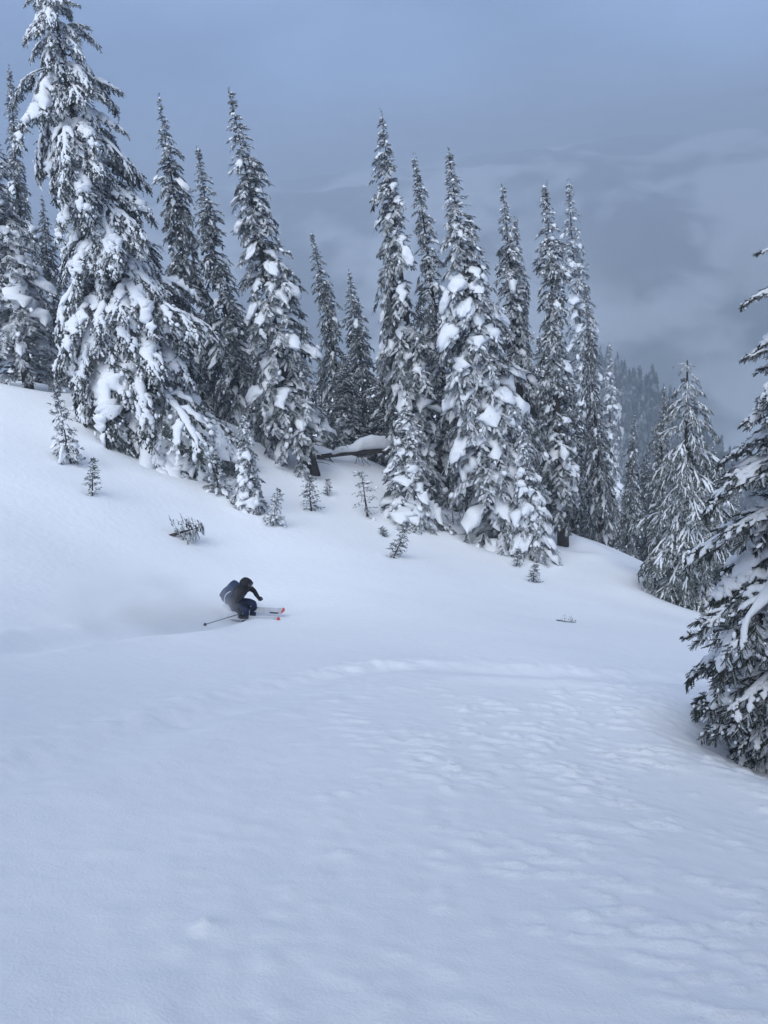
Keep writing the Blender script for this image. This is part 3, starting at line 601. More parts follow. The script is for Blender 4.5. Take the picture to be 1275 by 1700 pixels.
# ------------------------------------------------------------------ trees built bough by bough
def bough_kit(seed, n, kind):
    """bough meshes one unit long, heading +Y, each with its own snow mesh"""
    kit = []
    for k in range(n):
        rng = np.random.default_rng(seed + k)
        if kind == 'near': e0, e1, ns2, K2, K1, tl, shp, cross, pw = rng.uniform(-12, 8), rng.uniform(-52, -28), 9, 32, 36, .145, TW_NEAR, True, (.065, .115)
        elif kind == 'hemlock': e0, e1, ns2, K2, K1, tl, shp, cross, pw = rng.uniform(-20, 12), rng.uniform(-86, -62), 8, 20, 26, .17, TW_FINE, False, (.05, .125)
        else: e0, e1, ns2, K2, K1, tl, shp, cross, pw = rng.uniform(-30, 5), rng.uniform(-70, -45), 9, 18, 20, .17, TW_FINE, False, (.014, .034)
        one = np.ones(1)
        sp = spines(rng, np.zeros((1, 3)), 0 * one, one, np.radians(e0) * one, np.radians(e1) * one, sway=.15)
        t = np.linspace(.18, .88, ns2) + rng.uniform(-.04, .04, ns2); b, T, Lt, Nr = at(sp, np.zeros(ns2, int), t)
        side = np.where(np.arange(ns2) % 2 == 0, 1, -1.0); a2 = side * rng.uniform(.5, 1.0, ns2) * (1 - .3 * t)
        el = np.arcsin(np.clip(T[:, 2], -1, 1)); L2 = (.52 - .34 * t) * rng.uniform(.75, 1.2, ns2)
        dr = -.5 if kind != 'near' else -.3
        s2 = spines(rng, b, a2, L2, el * .8 + dr * .2, np.maximum(el + dr, -1.5))
        P, fr = [], []
        V, Fc, f = twig_mesh(rng, sp, K1, tl * one, shp, droop=.35, cross=cross, frost=(.05, .55)); P.append((V, Fc)); fr.append(f)
        V, Fc, f = twig_mesh(rng, s2, K2, tl * (.75 + .5 * L2), shp, droop=.5, cross=cross, frost=(.05, .6)); P.append((V, Fc)); fr.append(f)
        wood = [tube(sp['P'][0], np.linspace(.014, .003, SNT), 5, False)] + [tube(s2['P'][i], np.linspace(.006, .002, SNT), 4, False) for i in range(ns2)]
        V, Fc = merge(wood); nfol = sum(len(f) for _, f in P); P.append((V, Fc)); fr.append(np.full(len(V), .25))
        V, Fc = merge(P); mi = np.r_[np.zeros(nfol, int), np.ones(len(Fc) - nfol, int)]
        me = mesh_from('bough', V, Fc, mats=[M_needle_pale if kind == 'thin' else M_needle_near, M_bark], attr={'frost': np.concatenate(fr) + (.02 if kind == 'thin' else .05 if kind == 'hemlock' else 0)}, midx=mi)
        big = rng.random() < (.62 if kind == 'near' else .42); pm = 1.0 if big else .5
        if kind == 'thin': pm = 1
        Wm = np.array([rng.uniform(*pw)]) * pm
        NRr, NSs = (16, 14) if kind == 'near' else (10, 10)
        sn = [pad_mesh(rng, sp, np.ones(1, bool), Wm, Wm * rng.uniform(.55, .85), np.array([.12 if kind != 'thin' else .05]), np.array([rng.uniform(.72, .95)]), NRr, NSs, .30, 2.2, seed=seed + k)]
        ms = rng.random(ns2) < (.85 if kind != 'thin' else .7); m = int(ms.sum())
        W2 = L2[ms] * rng.uniform(.14, .28, m) * pm if kind != 'thin' else L2[ms] * rng.uniform(.035, .075, m)
        sn.append(pad_mesh(rng, s2, ms, W2, W2 * .65, rng.uniform(.05, .2, m), rng.uniform(.6, .92, m), 9, 10 if kind == 'near' else 8, .32, 2.2, seed=seed + k + 40))
        bi = rng.integers(0, ns2, 26); p, T, Lt, Nr = at(s2, bi, rng.uniform(.3, 1, 26)); p = p + Lt * (rng.normal(0, .05, 26))[:, None] + Nr * .008
        if kind != 'thin': sn.append(blob_mesh(rng, p, T, rng.uniform(.010, .026, 26), seed))
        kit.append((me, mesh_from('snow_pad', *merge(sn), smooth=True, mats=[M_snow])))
    return kit
def bough_tree(root, kit, C, Ht, rng, zs, azs, Ls, tilt, wmul=1.0):
    for z, az, L, ti in zip(zs, azs, Ls, tilt):
        b, s = kit[int(rng.integers(len(kit)))]; p = on_trunk(C, np.array([z]))[0]
        o = obj('bough', b, root)
        mir = 1 if rng.random() < .5 else -1
        o.matrix_basis = Matrix.Translation(Vector(p)) @ Matrix.Rotation(-az, 4, 'Z') @ Matrix.Rotation(ti, 4, 'X') @ Matrix.Diagonal((mir * L * wmul, L, L, 1))
        obj('snow_pad', s, o)['kind'] = 'stuff'
def grow(rng, Ht, R, pw, base, n, ragged=.2, seed=0, droop_var=.18, tip=.18):
    z = base * Ht + (1 - base) * Ht * np.sort(rng.random(n)) ** .95; z = np.minimum(z, Ht * .985)
    az = np.arange(n) * 2.399 + rng.uniform(-.5, .5, n); u = (Ht - z) / Ht
    L = (R * u ** pw + tip) * (1 + ragged * fnoise(np.stack([np.sin(az), np.cos(az), z * .5], -1), seed, 2) * 1.6) * rng.uniform(.8, 1.2, n)
    tl = rng.normal(0, droop_var, n) + .35 * sstep(.3, 0, u)
    return z, az, L, tl

# the big hemlock at left
rng = np.random.default_rng(101)
b = gp(278, 748); t = top_of(b, 84, -28); HT = float(np.linalg.norm(t - b)); hem = empty('hemlock_tree'); hem.matrix_basis = align(b - np.array([0, 0, .2]), t, HT, 1, 0)[0]
C = trunk_curve(rng, HT, (-.3, 0)); obj('trunk', mesh_from('trunk', *tube(C, np.interp(C[:, 2], [0, HT], [.34, .02]), 12), smooth=True, mats=[M_bark], attr={'frost': np.full(12 * 12 + 2, .2)}), hem)
kit = bough_kit(300, 18, 'hemlock'); z, az, L, tl = grow(rng, HT, 2.95, .48, .03, 255, .36, 5)
bough_tree(hem, kit, C, HT, rng, z, az, L, tl, 1.0)
tag(hem, 'biggest snow-laden hemlock at left, crown top cut by the picture edge', 'tree'); WELLS.append((b[0], b[1], 1.4, .3))
# the pale hemlock at right, branches drawn white
rng = np.random.default_rng(102)
b = gp(1150, 1000); t = top_of(b, 1141, 598); HT = float(np.linalg.norm(t - b)); hem2 = empty('hemlock_tree'); hem2.matrix_basis = align(b - np.array([0, 0, .2]), t, HT, 1, 0)[0]
C = trunk_curve(rng, HT, (0, 0)); obj('trunk', mesh_from('trunk', *tube(C, np.interp(C[:, 2], [0, HT], [.2, .015]), 10), smooth=True, mats=[M_bark], attr={'frost': np.full(12 * 10 + 2, .2)}), hem2)
kit2 = bough_kit(400, 12, 'thin'); z, az, L, tl = grow(rng, HT, 2.1, .72, .05, 165, .25, 6)
bough_tree(hem2, kit2, C, HT, rng, z, az, L, tl, 1.0)
tag(hem2, 'pale grey-green hemlock with thin white-lined branches beside the near tree', 'tree'); WELLS.append((b[0], b[1], 1.2, .3))
# the near fir on the right edge
rng = np.random.default_rng(103)
b = gp(1352, 1258); t = top_of(b, 1345, 300); HT = float(np.linalg.norm(t - b)); near = empty('fir_tree'); near.matrix_basis = align(b - np.array([0, 0, .2]), t, HT, 1, 0)[0]
C = trunk_curve(rng, HT, (0, 0)); obj('trunk', mesh_from('trunk', *tube(C, np.interp(C[:, 2], [0, HT], [.13, .012]), 12), smooth=True, mats=[M_bark], attr={'frost': np.full(12 * 12 + 2, .15)}), near)
kit3 = bough_kit(500, 12, 'near'); z, az, L, tl = grow(rng, HT, .98, .6, .03, 170, .28, 8, .2, .12)
bough_tree(near, kit3, C, HT, rng, z, az, L, tl, 1.0)
print('near tree height', HT)
tag(near, 'nearest fir, heavy with snow, cut by the right edge of the picture', 'tree'); WELLS.append((b[0], b[1], .9, .3))

# ------------------------------------------------------------------ fallen log and snag
def spine_obj(P, up=(0, 0, 1)):
    P = np.asarray(P, float)[None]; T = norm(np.gradient(P[0], axis=0))[None]; Lt = norm(np.cross(T, np.array(up))); Nr = np.cross(Lt, T)
    return dict(P=P, T=T, Lat=Lt, Nr=Nr, L=np.ones(1), B=1, S=P.shape[1])
def bend_line(a, b, sag, n=SNT):
    t = np.linspace(0, 1, n)[:, None]; return a * (1 - t) + b * t + np.array([0, 0, 1]) * sag * 4 * t * (1 - t)
rng = np.random.default_rng(7)
la = gp(528, 764) + np.array([0, 0, .12]); lb = ray(705, 748) * 33.0
lp = bend_line(la, lb, .12, 12); lr = np.linspace(.09, .13, 12)
log = empty('fallen_log', la); lo = la
obj('trunk', mesh_from('trunk', *tube(lp - lo, lr, 12), smooth=True, mats=[M_wood]), log)
sp = spine_obj(lp - lo); V, Fc = pad_mesh(rng, sp, np.ones(1, bool), np.array([.24]), np.array([.36]), np.array([.10]), np.array([1.0]), 26, 14, .13, 1.2, .7, seed=2, rounded=False)
obj('snow_cap', mesh_from('snow_cap', V, Fc, smooth=True, mats=[M_snow]), log)
for k in range(16):
    i = rng.uniform(.05, .95); p = lp[int(i * 11)] - lo; d = np.array([rng.normal(0, .35), -.2 + rng.normal(0, .3), -rng.uniform(.4, 1)]); d = norm(d) * rng.uniform(.35, .8)
    if k > 12: d = norm(np.array([rng.normal(0, .5), -.2, .8])) * rng.uniform(.3, .6)
    q = np.array([p, p + d * .5 + rng.normal(0, .04, 3), p + d]); obj('branch', mesh_from('branch', *tube(q, [.022, .014, .006], 5), smooth=True, mats=[M_wood]), log)
tag(log, 'fallen log with a thick cap of snow lying behind the young conical fir', 'log')
sb = gp(519, 779); stp = top_of(sb, 511, 712); sn = empty('tree_stump', sb); hs = float(np.linalg.norm(stp - sb)); dsn = unit(stp - sb)
q = np.array([dsn * h for h in (-.4, .2, .6, hs * .6, hs * .9, hs)]); V, Fc = tube(q, [.19, .17, .16, .14, .12, .03], 9)
V = V + .02 * vnoise(V * 6, 3)[:, None]; obj('trunk', mesh_from('trunk', V, Fc, smooth=True, mats=[M_wood]), sn)
for k in range(9):
    h = rng.uniform(.1, .9) * hs; a = rng.uniform(-2.6, -.5) if k % 2 else rng.uniform(-.3, .5); p = dsn * h; d = np.array([math.cos(a), math.sin(a), -.35]) * rng.uniform(.35, .8)
    obj('branch', mesh_from('branch', *tube(np.array([p, p + d * .5 + np.array([0, 0, .05]), p + d]), [.02, .013, .005], 5), smooth=True, mats=[M_wood]), sn)
obj('snow_cap', PILLOWS[1], sn).matrix_basis = Matrix.Translation(Vector(dsn * (hs - .05))) @ Matrix.Diagonal((.16, .16, .2, 1))
tag(sn, 'broken dead snag with stub branches at the foot of the tall leaning fir', 'stump')

# ------------------------------------------------------------------ ground
def axis(c0, c1, lim, s0, g):
    """spacing s0 between c0 and c1, widening outside"""
    a = list(np.arange(c0, c1, s0)); s = s0; x = a[-1]
    while x < lim[1]:
        s = s * (1 + g) if x < 60 else s * 1.14; x += s; a.append(x)
    s = s0; x = a[0]; lo = []
    while x > lim[0]:
        s = s * (1 + g) if x > -60 else s * 1.14; x -= s; lo.append(x)
    return np.array(lo[::-1] + a)
gx = axis(-2.6, 4.2, (-2400, 2400), .032, .014); gy = axis(1.4, 7.0, (-300, 2400), .032, .014)
X, Yg = np.meshgrid(gx, gy); Z = surf(X.ravel(), Yg.ravel()).reshape(X.shape)
nxg, nyg = len(gx), len(gy); print('ground grid', nxg, nyg)
i, j = np.meshgrid(np.arange(nyg - 1), np.arange(nxg - 1), indexing='ij'); i = i.ravel(); j = j.ravel()
Fq = np.stack([i * nxg + j, i * nxg + j + 1, (i + 1) * nxg + j + 1, (i + 1) * nxg + j], -1)
ground = obj('snow_slope', mesh_from('snow_slope', np.stack([X.ravel(), Yg.ravel(), Z.ravel()], -1), Fq, smooth=True, mats=[M_ground]), kind='structure')
ground['label'] = 'open powder slope with old ski tracks falling away to the right'

# ------------------------------------------------------------------ far forest ridge and mountain
cr = [(300, 670, 300), (620, 620, 300), (860, 600, 300), (980, 606, 300), (1050, 648, 298), (1120, 712, 295), (1200, 784, 290), (1290, 870, 285)]
crest = smooth_line([ray(a, b) * r for a, b, r in cr], 12)
nr_ = 22; down = np.linspace(-60, 130, nr_); rows = []
for d in down:
    p = crest.copy(); p[:, 1] -= d; p[:, 2] -= np.where(d > 0, .62 * d, -.5 * d); p[:, 2] += 3.5 * fnoise(p / 22, 8, 2) * min(1, abs(d) / 20); rows.append(p)
Vr = np.array(rows); a_, b_ = Vr.shape[:2]
i, j = np.meshgrid(np.arange(a_ - 1), np.arange(b_ - 1), indexing='ij'); i = i.ravel(); j = j.ravel()
obj('hill', mesh_from('hill', Vr.reshape(-1, 3), np.stack([i * b_ + j, (i + 1) * b_ + j, (i + 1) * b_ + j + 1, i * b_ + j + 1], -1), smooth=True, mats=[M_ground]), kind='structure')
def cone_tree(rng, h):
    V, Fc, n = [], [], 0; tiers = 9
    for k in range(tiers):
        z0 = h * (.06 + .94 * k / tiers); z1 = min(h, z0 + h * .19); r = h * .105 * (1 - k / tiers) ** .8 + .02; m = 9
        a = np.arange(m) * 2 * np.pi / m + rng.random() * 6; rr = r * rng.uniform(.55, 1.2, m)
        V += [(rr[q] * math.cos(a[q]), rr[q] * math.sin(a[q]), z0 - .1 * r * rng.random()) for q in range(m)] + [(0, 0, z1)]
        Fc += [(n + q, n + (q + 1) % m, n + m) for q in range(m)]; n += m + 1
    return np.array(V), np.array(Fc)
M_far = frosted('far_forest', (.022, .028, .028), (.30, .33, .36), .35)
rng = np.random.default_rng(9); parts = []; CT = [cone_tree(rng, 1.0) for _ in range(8)]
for k in range(1500):
    s = rng.random() ** .8; d = rng.uniform(-12, 105); ii = (.35 + .65 * s) * (len(crest) - 1); q = crest[int(ii)].copy()
    q[0] += rng.normal(0, 2); q[1] -= d; q[2] -= (.62 * d if d > 0 else -.5 * d); h = rng.uniform(6, 14) * (1 if rng.random() < .9 else 1.25)
    V, Fc = CT[int(rng.integers(8))]; parts.append((V * np.array([h * rng.uniform(.9, 1.4)] * 2 + [h]) + q - np.array([0, 0, .8]), Fc))
V, Fc = merge(parts); fo = obj('forest', mesh_from('forest', V, Fc, mats=[M_far], attr={'frost': .25 + .3 * np.random.default_rng(3).random(len(V))}), kind='stuff')
fo['label'] = 'hazy far wood of dark conifers on the descending ridge'; fo['category'] = 'forest'
mm, t_, b_s = mat('mountain_side'); b_s.inputs['Roughness'].default_value = .9
gg = nd(t_, 'ShaderNodeNewGeometry'); n1 = nd(t_, 'ShaderNodeTexNoise'); n1.inputs['Scale'].default_value = .006; n1.inputs['Detail'].default_value = 6
rr_ = nd(t_, 'ShaderNodeValToRGB'); rr_.color_ramp.elements[0].position = .46; rr_.color_ramp.elements[0].color = (.02, .026, .03, 1); rr_.color_ramp.elements[1].position = .56; rr_.color_ramp.elements[1].color = (.75, .78, .82, 1)
t_.links.new(gg.outputs['Position'], n1.inputs['Vector']); t_.links.new(n1.outputs[0], rr_.inputs[0]); t_.links.new(rr_.outputs[0], b_s.inputs['Base Color'])
mx_ = np.linspace(-900, 1800, 150); my_ = np.linspace(620, 1700, 90); Xm, Ym = np.meshgrid(mx_, my_)
P = np.stack([Xm, Ym, Xm * 0], -1); rid = 1 - np.abs(fnoise(P / 260, 5, 4)); Zm = -365 + sstep(620, 1600, Ym) * 345 * (.80 + .22 * rid)
Zm = np.minimum(Zm, 12)
i, j = np.meshgrid(np.arange(89), np.arange(149), indexing='ij'); i = i.ravel(); j = j.ravel()
obj('mountain', mesh_from('mountain', np.stack([Xm.ravel(), Ym.ravel(), Zm.ravel()], -1), np.stack([i * 150 + j, i * 150 + j + 1, (i + 1) * 150 + j + 1, (i + 1) * 150 + j], -1), smooth=True, mats=[mm]), kind='structure')

# ------------------------------------------------------------------ skier
M_jacket = flat('jacket_black', (.012, .012, .015), .75, .2, 9, .3, .2)
M_pants = flat('trousers_navy', (.010, .020, .060), .7, .2, 9, .3, .2)
M_pack = flat('pack_navy', (.014, .034, .085), .65, .3, 14, .3, .2)
M_pipe = flat('pack_trim', (.75, .78, .82), .5, .3)
M_lens = flat('goggle_lens', (.01, .01, .012), .15, .6)
M_skin = flat('face_skin', (.38, .24, .18), .6, .3)
M_ski = flat('ski_grey', (.42, .45, .50), .4, .5, 12, .12)
M_skib = flat('ski_black', (.015, .015, .018), .4, .5)
M_red = flat('ski_red', (.55, .06, .045), .5, .3, 20, .1)
M_pole = flat('pole_dark', (.012, .014, .03), .35, .5)
f0 = gp(402, 1021); f1 = gp(466, 1029); hd = unit((f1 - f0) * np.array([1, 1, 0])); ang = math.atan2(hd[1], hd[0]); print('skier range', np.linalg.norm(f0), 'heading', math.degrees(ang), 'drop', (f1 - f0)[2] / np.linalg.norm((f1 - f0)[:2]))
f0[:2] += .10 * hd[:2]; f0[2] = float(height(f0[:1], f0[1:2])[0]); f1[2] = float(height(f1[:1], f1[1:2])[0])
dz = float(detail(f1[:1], f1[1:2])[0])
SK = Matrix.Translation(Vector(f0) + Vector((0, 0, dz - .03))) @ Matrix.Rotation(ang, 4, 'Z') @ Matrix.Scale(.93, 4)
drop = float((f1 - f0)[2] / np.linalg.norm((f1 - f0)[:2]))
J = {'pelvis': (-.24, 0, .36, .150), 'waist': (-.21, 0, .50, .140), 'chest': (-.07, 0, .655, .165), 'neckb': (.05, 0, .77, .085), 'neck': (.11, 0, .815, .062), 'head': (.18, 0, .875, .095), 'crown': (.20, 0, .97, .07)}
for s, n in ((-1, 'r'), (1, 'l')):
    J['hip' + n] = (-.22, .10 * s, .33, .115); J['mid' + n] = (-.03, .135 * s, .35, .098); J['knee' + n] = (.15, .15 * s, .33, .078); J['calf' + n] = (.06, .145 * s, .10, .075); J['ank' + n] = (.0, .14 * s, -.12, .065); J['toe' + n] = (.17, .14 * s, -.16, .05)
    J['cl' + n] = (.01, .12 * s, .755, .09); J['sh' + n] = (-.01, .20 * s, .73, .082)
J['elr'] = (.0, -.34, .56, .062); J['wrr'] = (.13, -.37, .44, .045); J['hnr'] = (.17, -.375, .39, .045)
J['ell'] = (.10, .28, .56, .062); J['wrl'] = (.20, .22, .50, .045); J['hnl'] = (.245, .20, .47, .045)
E_ = [('pelvis', 'waist'), ('waist', 'chest'), ('chest', 'neckb'), ('neckb', 'neck'), ('neck', 'head'), ('head', 'crown')]
for n in 'rl':
    E_ += [('pelvis', 'hip' + n), ('hip' + n, 'mid' + n), ('mid' + n, 'knee' + n), ('knee' + n, 'calf' + n), ('calf' + n, 'ank' + n), ('ank' + n, 'toe' + n), ('neckb', 'cl' + n), ('cl' + n, 'sh' + n), ('sh' + n, 'el' + n), ('el' + n, 'wr' + n), ('wr' + n, 'hn' + n)]
def skin_mesh(name, J, E_, root, sub=2):
    ks = list(J); me = bpy.data.meshes.new(name); me.from_pydata([J[k][:3] for k in ks], [(ks.index(a), ks.index(b)) for a, b in E_], [])
    o = bpy.data.objects.new(name + '_tmp', me); col.objects.link(o)
    md = o.modifiers.new('s', 'SKIN'); sv = me.skin_vertices[0].data
    for k, v in zip(ks, sv): v.radius = (J[k][3], J[k][3]); v.use_root = (k == root)
    s = o.modifiers.new('d', 'SUBSURF'); s.levels = sub; s.render_levels = sub
    dg = bpy.context.evaluated_depsgraph_get(); r = bpy.data.meshes.new_from_object(o.evaluated_get(dg)); bpy.data.objects.remove(o)
    for p in r.polygons: p.use_smooth = True
    r.materials.clear(); return r
person = empty('person'); person.matrix_basis = SK @ Matrix.Translation((.02, 0, -.09))
body = skin_mesh('body', J, E_, 'pelvis')
for m in (M_jacket, M_pants, M_skin): body.materials.append(m)
for p in body.polygons:
    c = p.center; p.material_index = 2 if (c.z > .79 and c.x > .18) else 1 if (c.z < .44 and abs(c.y) < .27 and c.x < .3) else 0
for v in body.vertices:                                        # folds in the cloth
    n = vnoise(np.array(v.co)[None] * 13, 5)[0]; v.co += v.normal * .010 * n
obj('body', body, person)
def blob(name, c, s, m, seed, amp=.08, rot=None, cut=None, sub=3):
    bm = bmesh.new(); bmesh.ops.create_icosphere(bm, subdivisions=sub, radius=1)
    V = np.array([v.co[:] for v in bm.verts]); Fc = np.array([[v.index for v in f.verts] for f in bm.faces]); bm.free()
    if cut is not None: V = cut(V)
    V = V * (1 + amp * vnoise(V * 2.2 + seed, seed))[:, None] * np.array(s)
    if rot is not None: V = V @ np.array(Matrix.Rotation(rot, 3, 'Y')).T
    return mesh_from(name, V + np.array(c), Fc, smooth=True, mats=[m])
def hoodcut(V):
    V = V.copy(); f = V[:, 0] > .45; V[f, 0] = .45 + (V[f, 0] - .45) * .5; k = (V[:, 0] > .3) & (V[:, 2] > .1); V[k, 0] += .28 * (1 - np.abs(V[k, 2] - .35)); return V   # short peak
obj('hood', blob('hood', (.155, 0, .895), (.135, .125, .150), M_jacket, 4, .06, .25, hoodcut), person)
obj('collar', blob('collar', (.09, 0, .79), (.12, .13, .08), M_jacket, 6, .08, .4), person)
def goggles(V):
    V = np.sign(V) * np.abs(V) ** .7; return V
obj('goggles', blob('goggles', (.275, 0, .905), (.035, .085, .042), M_lens, 2, .02, .15, goggles), person)
obj('nose', blob('nose', (.302, 0, .865), (.022, .016, .022), M_skin, 2, .02, .3), person)
def glove(name, wrist, hand, fwd):
    w_, h_ = np.array(wrist), np.array(hand); d = unit(h_ - w_); up = unit(np.cross(d, fwd)); sd_ = np.cross(up, d)
    parts = []
    c = h_; V, Fc = ICO; bm = bmesh.new(); bmesh.ops.create_icosphere(bm, subdivisions=2, radius=1); V = np.array([v.co[:] for v in bm.verts]); Fc = np.array([[v.index for v in f.verts] for f in bm.faces]); bm.free()
    parts.append((c + V[:, :1] * d * .065 + V[:, 1:2] * sd_ * .052 + V[:, 2:] * up * .034, Fc))
    for k, (o_, l_) in enumerate(((-.036, .062), (-.012, .072), (.012, .070), (.034, .056))):
        r0 = c + d * .045 + sd_ * o_; q = np.array([r0, r0 + d * l_ * .55 + up * .008, r0 + d * l_ * .75 - up * l_ * .55, r0 + d * l_ * .35 - up * l_ * .85]); parts.append(tube(q, [.013, .013, .012, .009], 7))
    r0 = c + sd_ * -.045 - d * .01; q = np.array([r0, r0 + d * .03 - sd_ * .022 - up * .015, r0 + d * .055 - up * .04]); parts.append(tube(q, [.014, .013, .010], 7))
    V, Fc = merge(parts); me = mesh_from(name, V, Fc, smooth=True, mats=[M_jacket]); return me
obj('glove', glove('glove', J['wrr'][:3], J['hnr'][:3], np.array([1, 0, .3])), person)
obj('glove', glove('glove', J['wrl'][:3], J['hnl'][:3], np.array([0, -1, .3])), person)
tag(person, 'skier in black hooded jacket and navy trousers crouching in powder', 'person')

def box_round(name, s, m, pw_=.35, seed=1, amp=.03, sub=4):
    bm = bmesh.new(); bmesh.ops.create_icosphere(bm, subdivisions=sub, radius=1)
    V = np.array([v.co[:] for v in bm.verts]); Fc = np.array([[v.index for v in f.verts] for f in bm.faces]); bm.free()
    V = np.sign(V) * np.abs(V) ** pw_; V = V / np.abs(V).max() * (1 + amp * vnoise(V * 3, seed))[:, None] * np.array(s); return mesh_from(name, V, Fc, smooth=True, mats=[m])
pack = empty('backpack'); pack.matrix_basis = SK @ Matrix.Translation((-.30, 0, .51)) @ Matrix.Rotation(math.radians(38), 4, 'Y')
obj('pack_body', box_round('pack_body', (.115, .155, .245), M_pack, .5), pack)
o = obj('lid', box_round('lid', (.12, .150, .07), M_pack, .55, 3), pack); o.location = (.0, 0, .225)
o = obj('pocket', box_round('pocket', (.06, .12, .13), M_pack, .5, 5), pack); o.location = (-.115, 0, -.08)
for s in (-1, 1):
    q = np.array([(.07, s * .115, .22), (.16, s * .125, .19), (.23, s * .13, .06), (.19, s * .14, -.10), (.06, s * .14, -.18)]); obj('shoulder_strap', mesh_from('shoulder_strap', *tube(smooth_line(q, 5), .018, 6), smooth=True, mats=[M_pack]), pack)
    q = np.array([(.03, s * .152, .22), (-.01, s * .163, .12), (-.02, s * .165, .0), (.01, s * .163, -.10), (.05, s * .155, -.20)]); obj('trim', mesh_from('trim', *tube(smooth_line(q, 5), .008, 6), smooth=True, mats=[M_pipe]), pack)
tag(pack, 'navy backpack with pale curved trim on the skier', 'backpack')
def ski(yoff, fwd, lift, label):
    root = empty('ski'); root.matrix_basis = SK @ Matrix.Translation((fwd, yoff, lift)) @ Matrix.Rotation(-math.atan(drop) - .03, 4, 'Y') @ Matrix.Rotation(.5, 4, 'X')
    n = 40; xs = np.linspace(-.80, .98, n); u = (xs + .8) / 1.78
    wd = .058 + .014 * np.abs(u - .45) * 2; wd = wd * np.sqrt(np.clip(1 - np.clip((u - .93) / .07, 0, 1) ** 2.2, .02, 1)) * np.sqrt(np.clip(1 - np.clip((.03 - u) / .03, 0, 1) ** 2, .3, 1))
    zz = .07 * np.clip((u - .84) / .16, 0, 1) ** 1.8
    def strip(a, b, up, nm, m, inset=1.0, side=None):
        k = slice(a, b); x, w_, z_ = xs[k], wd[k] * inset, zz[k] + up; c = len(x)
        y0, y1 = (-w_, w_) if side is None else (side * w_, side * w_ * .55)
        V = np.concatenate([np.stack([x, y0, z_], -1), np.stack([x, y1, z_], -1), np.stack([x, y0, z_ - .014], -1), np.stack([x, y1, z_ - .014], -1)]); Fc = []
        for i in range(c - 1):
            Fc += [(i, i + 1, c + i + 1, c + i), (2 * c + i, 3 * c + i, 3 * c + i + 1, 2 * c + i + 1), (i, 2 * c + i, 2 * c + i + 1, i + 1), (c + i, c + i + 1, 3 * c + i + 1, 3 * c + i)]
        Fc += [(0, c, 3 * c, 2 * c), (c - 1, 3 * c - 1, 4 * c - 1, 2 * c - 1)]
        V = np.array(V); 
        return obj(nm, mesh_from(nm, V, np.array(Fc), mats=[m]), root)
    strip(0, 38, .0, 'ski_body', M_ski); strip(37, n, .002, 'ski_tip', M_red)
    strip(30, 36, .004, 'stripe', M_skib, .96, -1)
    b = obj('binding', box_round('binding', (.13, .035, .03), M_skib, .4, 2), root); b.location = (.0, 0, .03)
    tag(root, label, 'ski', "the skier's pair of skis")
ski(-.19, .10, .08, 'grey ski with red tip, the one nearer the viewer'); ski(.15, .0, .08, 'grey ski with red tip, the far one mostly hidden by powder')
hand = np.array(J['hnr'][:3]) + np.array([.02, 0, -.09]); tipw = gp(338, 1040); tipw[2] += .03; inv = SK.inverted(); tip = np.array(inv @ Vector(tipw))
pole = empty('ski_pole'); pole.matrix_basis = SK
dp = unit(tip - hand); q = np.array([hand - dp * .10, hand + dp * .04, hand + dp * .06, tip]); 
obj('shaft', mesh_from('shaft', *tube(np.array([hand, tip]), [.010, .008], 8), smooth=True, mats=[M_pole]), pole)
obj('grip', mesh_from('grip', *tube(np.array([hand - dp * .07, hand - dp * .05, hand + dp * .06]), [.012, .019, .015], 8), smooth=True, mats=[M_skib]), pole)
obj('basket', mesh_from('basket', *tube(np.array([tip - dp * .09, tip - dp * .08, tip - dp * .075]), [.010, .032, .028], 12), smooth=True, mats=[M_skib]), pole)
tag(pole, "dark ski pole trailing behind from the skier's near hand", 'pole')

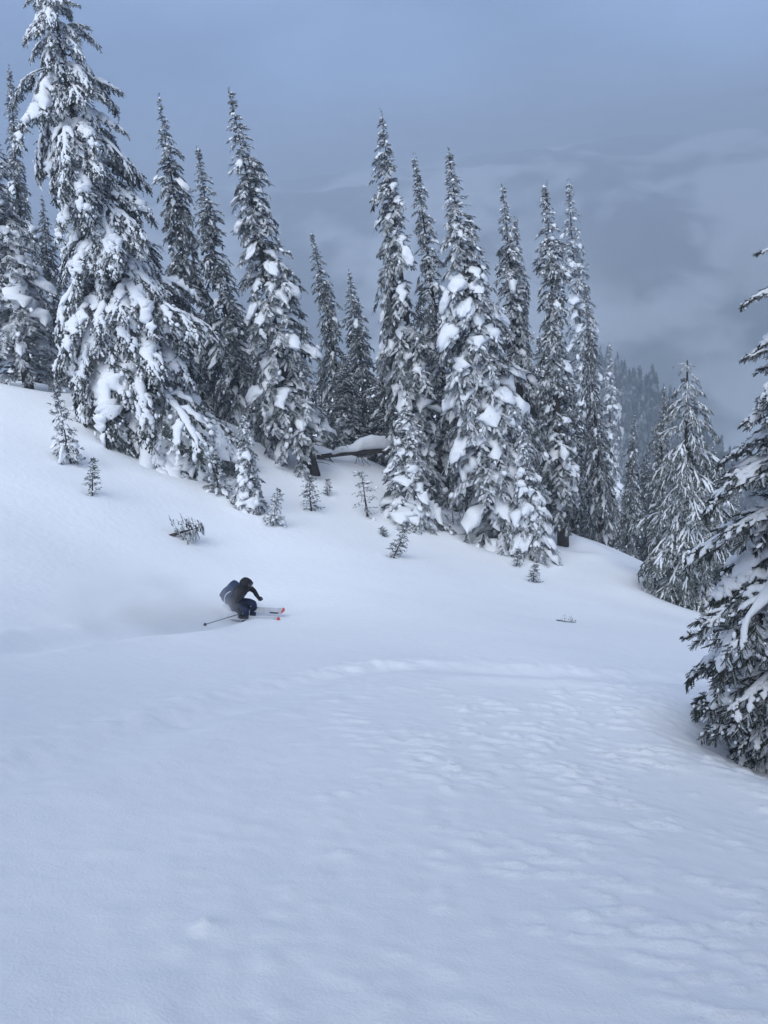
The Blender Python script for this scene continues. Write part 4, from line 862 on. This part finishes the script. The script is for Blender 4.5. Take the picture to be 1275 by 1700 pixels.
# ------------------------------------------------------------------ powder thrown up behind the skier
def powder(name, a, b, rad, dens, label, nscale, seed, aniso=0.0):
    A = np.array(a); Bp = np.array(b); d = Bp - A; L = np.linalg.norm(d); me = blob(name, (0, 0, 0), (1, 1, 1), None, 1, 0, sub=3); me.materials.clear()
    m = bpy.data.materials.new(name); m.use_nodes = True; t = m.node_tree; t.nodes.clear(); out = nd(t, 'ShaderNodeOutputMaterial'); pv = nd(t, 'ShaderNodeVolumePrincipled')
    pv.inputs['Color'].default_value = (.985, .99, 1, 1); pv.inputs['Anisotropy'].default_value = aniso
    tcn = nd(t, 'ShaderNodeTexCoord'); ln = nd(t, 'ShaderNodeVectorMath', operation='LENGTH'); no = nd(t, 'ShaderNodeTexNoise'); no.inputs['Scale'].default_value = nscale; no.inputs['Detail'].default_value = 4
    mpn = nd(t, 'ShaderNodeMapping'); mpn.inputs['Location'].default_value = (seed, seed * .7, 0); mpn.inputs['Scale'].default_value = (L / 2 / rad[1] * .7, 1, 1)
    t.links.new(tcn.outputs['Object'], ln.inputs[0]); t.links.new(tcn.outputs['Object'], mpn.inputs[0]); t.links.new(mpn.outputs[0], no.inputs['Vector'])
    f1_ = nd(t, 'ShaderNodeMapRange', interpolation_type='SMOOTHSTEP'); f1_.inputs['From Min'].default_value = 1; f1_.inputs['From Max'].default_value = .25; t.links.new(ln.outputs['Value'], f1_.inputs['Value'])
    f2 = nd(t, 'ShaderNodeMapRange', interpolation_type='SMOOTHSTEP'); f2.inputs['From Min'].default_value = .38; f2.inputs['From Max'].default_value = .66; t.links.new(no.outputs[0], f2.inputs['Value'])
    mu = nd(t, 'ShaderNodeMath', operation='MULTIPLY'); t.links.new(f1_.outputs[0], mu.inputs[0]); t.links.new(f2.outputs[0], mu.inputs[1])
    m2 = nd(t, 'ShaderNodeMath', operation='MULTIPLY'); m2.inputs[1].default_value = dens; t.links.new(mu.outputs[0], m2.inputs[0]); t.links.new(m2.outputs[0], pv.inputs['Density']); t.links.new(pv.outputs[0], out.inputs['Volume'])
    me.materials.append(m); o = obj(name, me, kind='stuff')
    x = unit(d); z = unit(np.array([0, 0, 1]) - x * x[2]); y = np.cross(z, x)
    o.matrix_basis = mat_from(x, y, z, (A + Bp) / 2, (L / 2, rad[0], rad[1])); o['label'] = label; o['category'] = 'powder cloud'
    return o
a = gp(20, 1050) + np.array([0, 0, .25]); b_ = gp(400, 1022) + np.array([0, 0, .35]); powder('powder_cloud', a, b_, (1.1, .8), 1.1, 'long plume of powder snow hanging behind the skier', 1.6, 2.0)
a = gp(290, 1040) + np.array([0, 0, .2]); b_ = gp(402, 1024) + np.array([0, 0, .25]); powder('powder_cloud', a, b_, (.45, .3), 1.0, 'dense powder burst around the skier\'s boots', 1.5, 5.0)
a = gp(395, 1016) + np.array([0, 0, .1]); b_ = gp(452, 1018) + np.array([0, 0, .12]); powder('powder_cloud', a, b_, (.3, .2), 2.2, 'small puff of powder over the far ski', 1.5, 7.0)

for k, (a, r0, b_, r1, rad, dn) in enumerate([((1000, 545), 620, (1290, 640), 560, (70, 34), .013), ((760, 400), 720, (1120, 470), 700, (90, 44), .018), ((1120, 730), 430, (1300, 700), 460, (40, 26), .003), ((1160, 480), 640, (1330, 400), 620, (60, 34), .015)]):
    o = powder('mist_bank', ray(*a) * r0, ray(*b_) * r1, rad, dn, ('low bank of mist drifting across the middle of the far valley', 'high bank of mist over the far valley', 'mist lying behind the pale hemlock', 'mist rising at the right edge of the valley')[k], 2.3, 1.0 + 3 * k, .5); o['category'] = 'mist'
# ------------------------------------------------------------------ air
bm = bmesh.new(); bmesh.ops.create_cube(bm, size=1); me = bpy.data.meshes.new('haze'); bm.to_mesh(me); bm.free()
hz = bpy.data.materials.new('haze_air'); hz.use_nodes = True; t = hz.node_tree; t.nodes.clear(); out = nd(t, 'ShaderNodeOutputMaterial'); pv = nd(t, 'ShaderNodeVolumePrincipled')
pv.inputs['Color'].default_value = (.84, .92, 1, 1); pv.inputs['Density'].default_value = .0019; pv.inputs['Anisotropy'].default_value = .6
t.links.new(pv.outputs[0], out.inputs['Volume']); me.materials.append(hz)
haze = obj('haze', me, kind='stuff'); haze.location = (0, 1000, -170); haze.scale = (5200, 3200, 400); haze['label'] = 'cold blue mist filling the air'
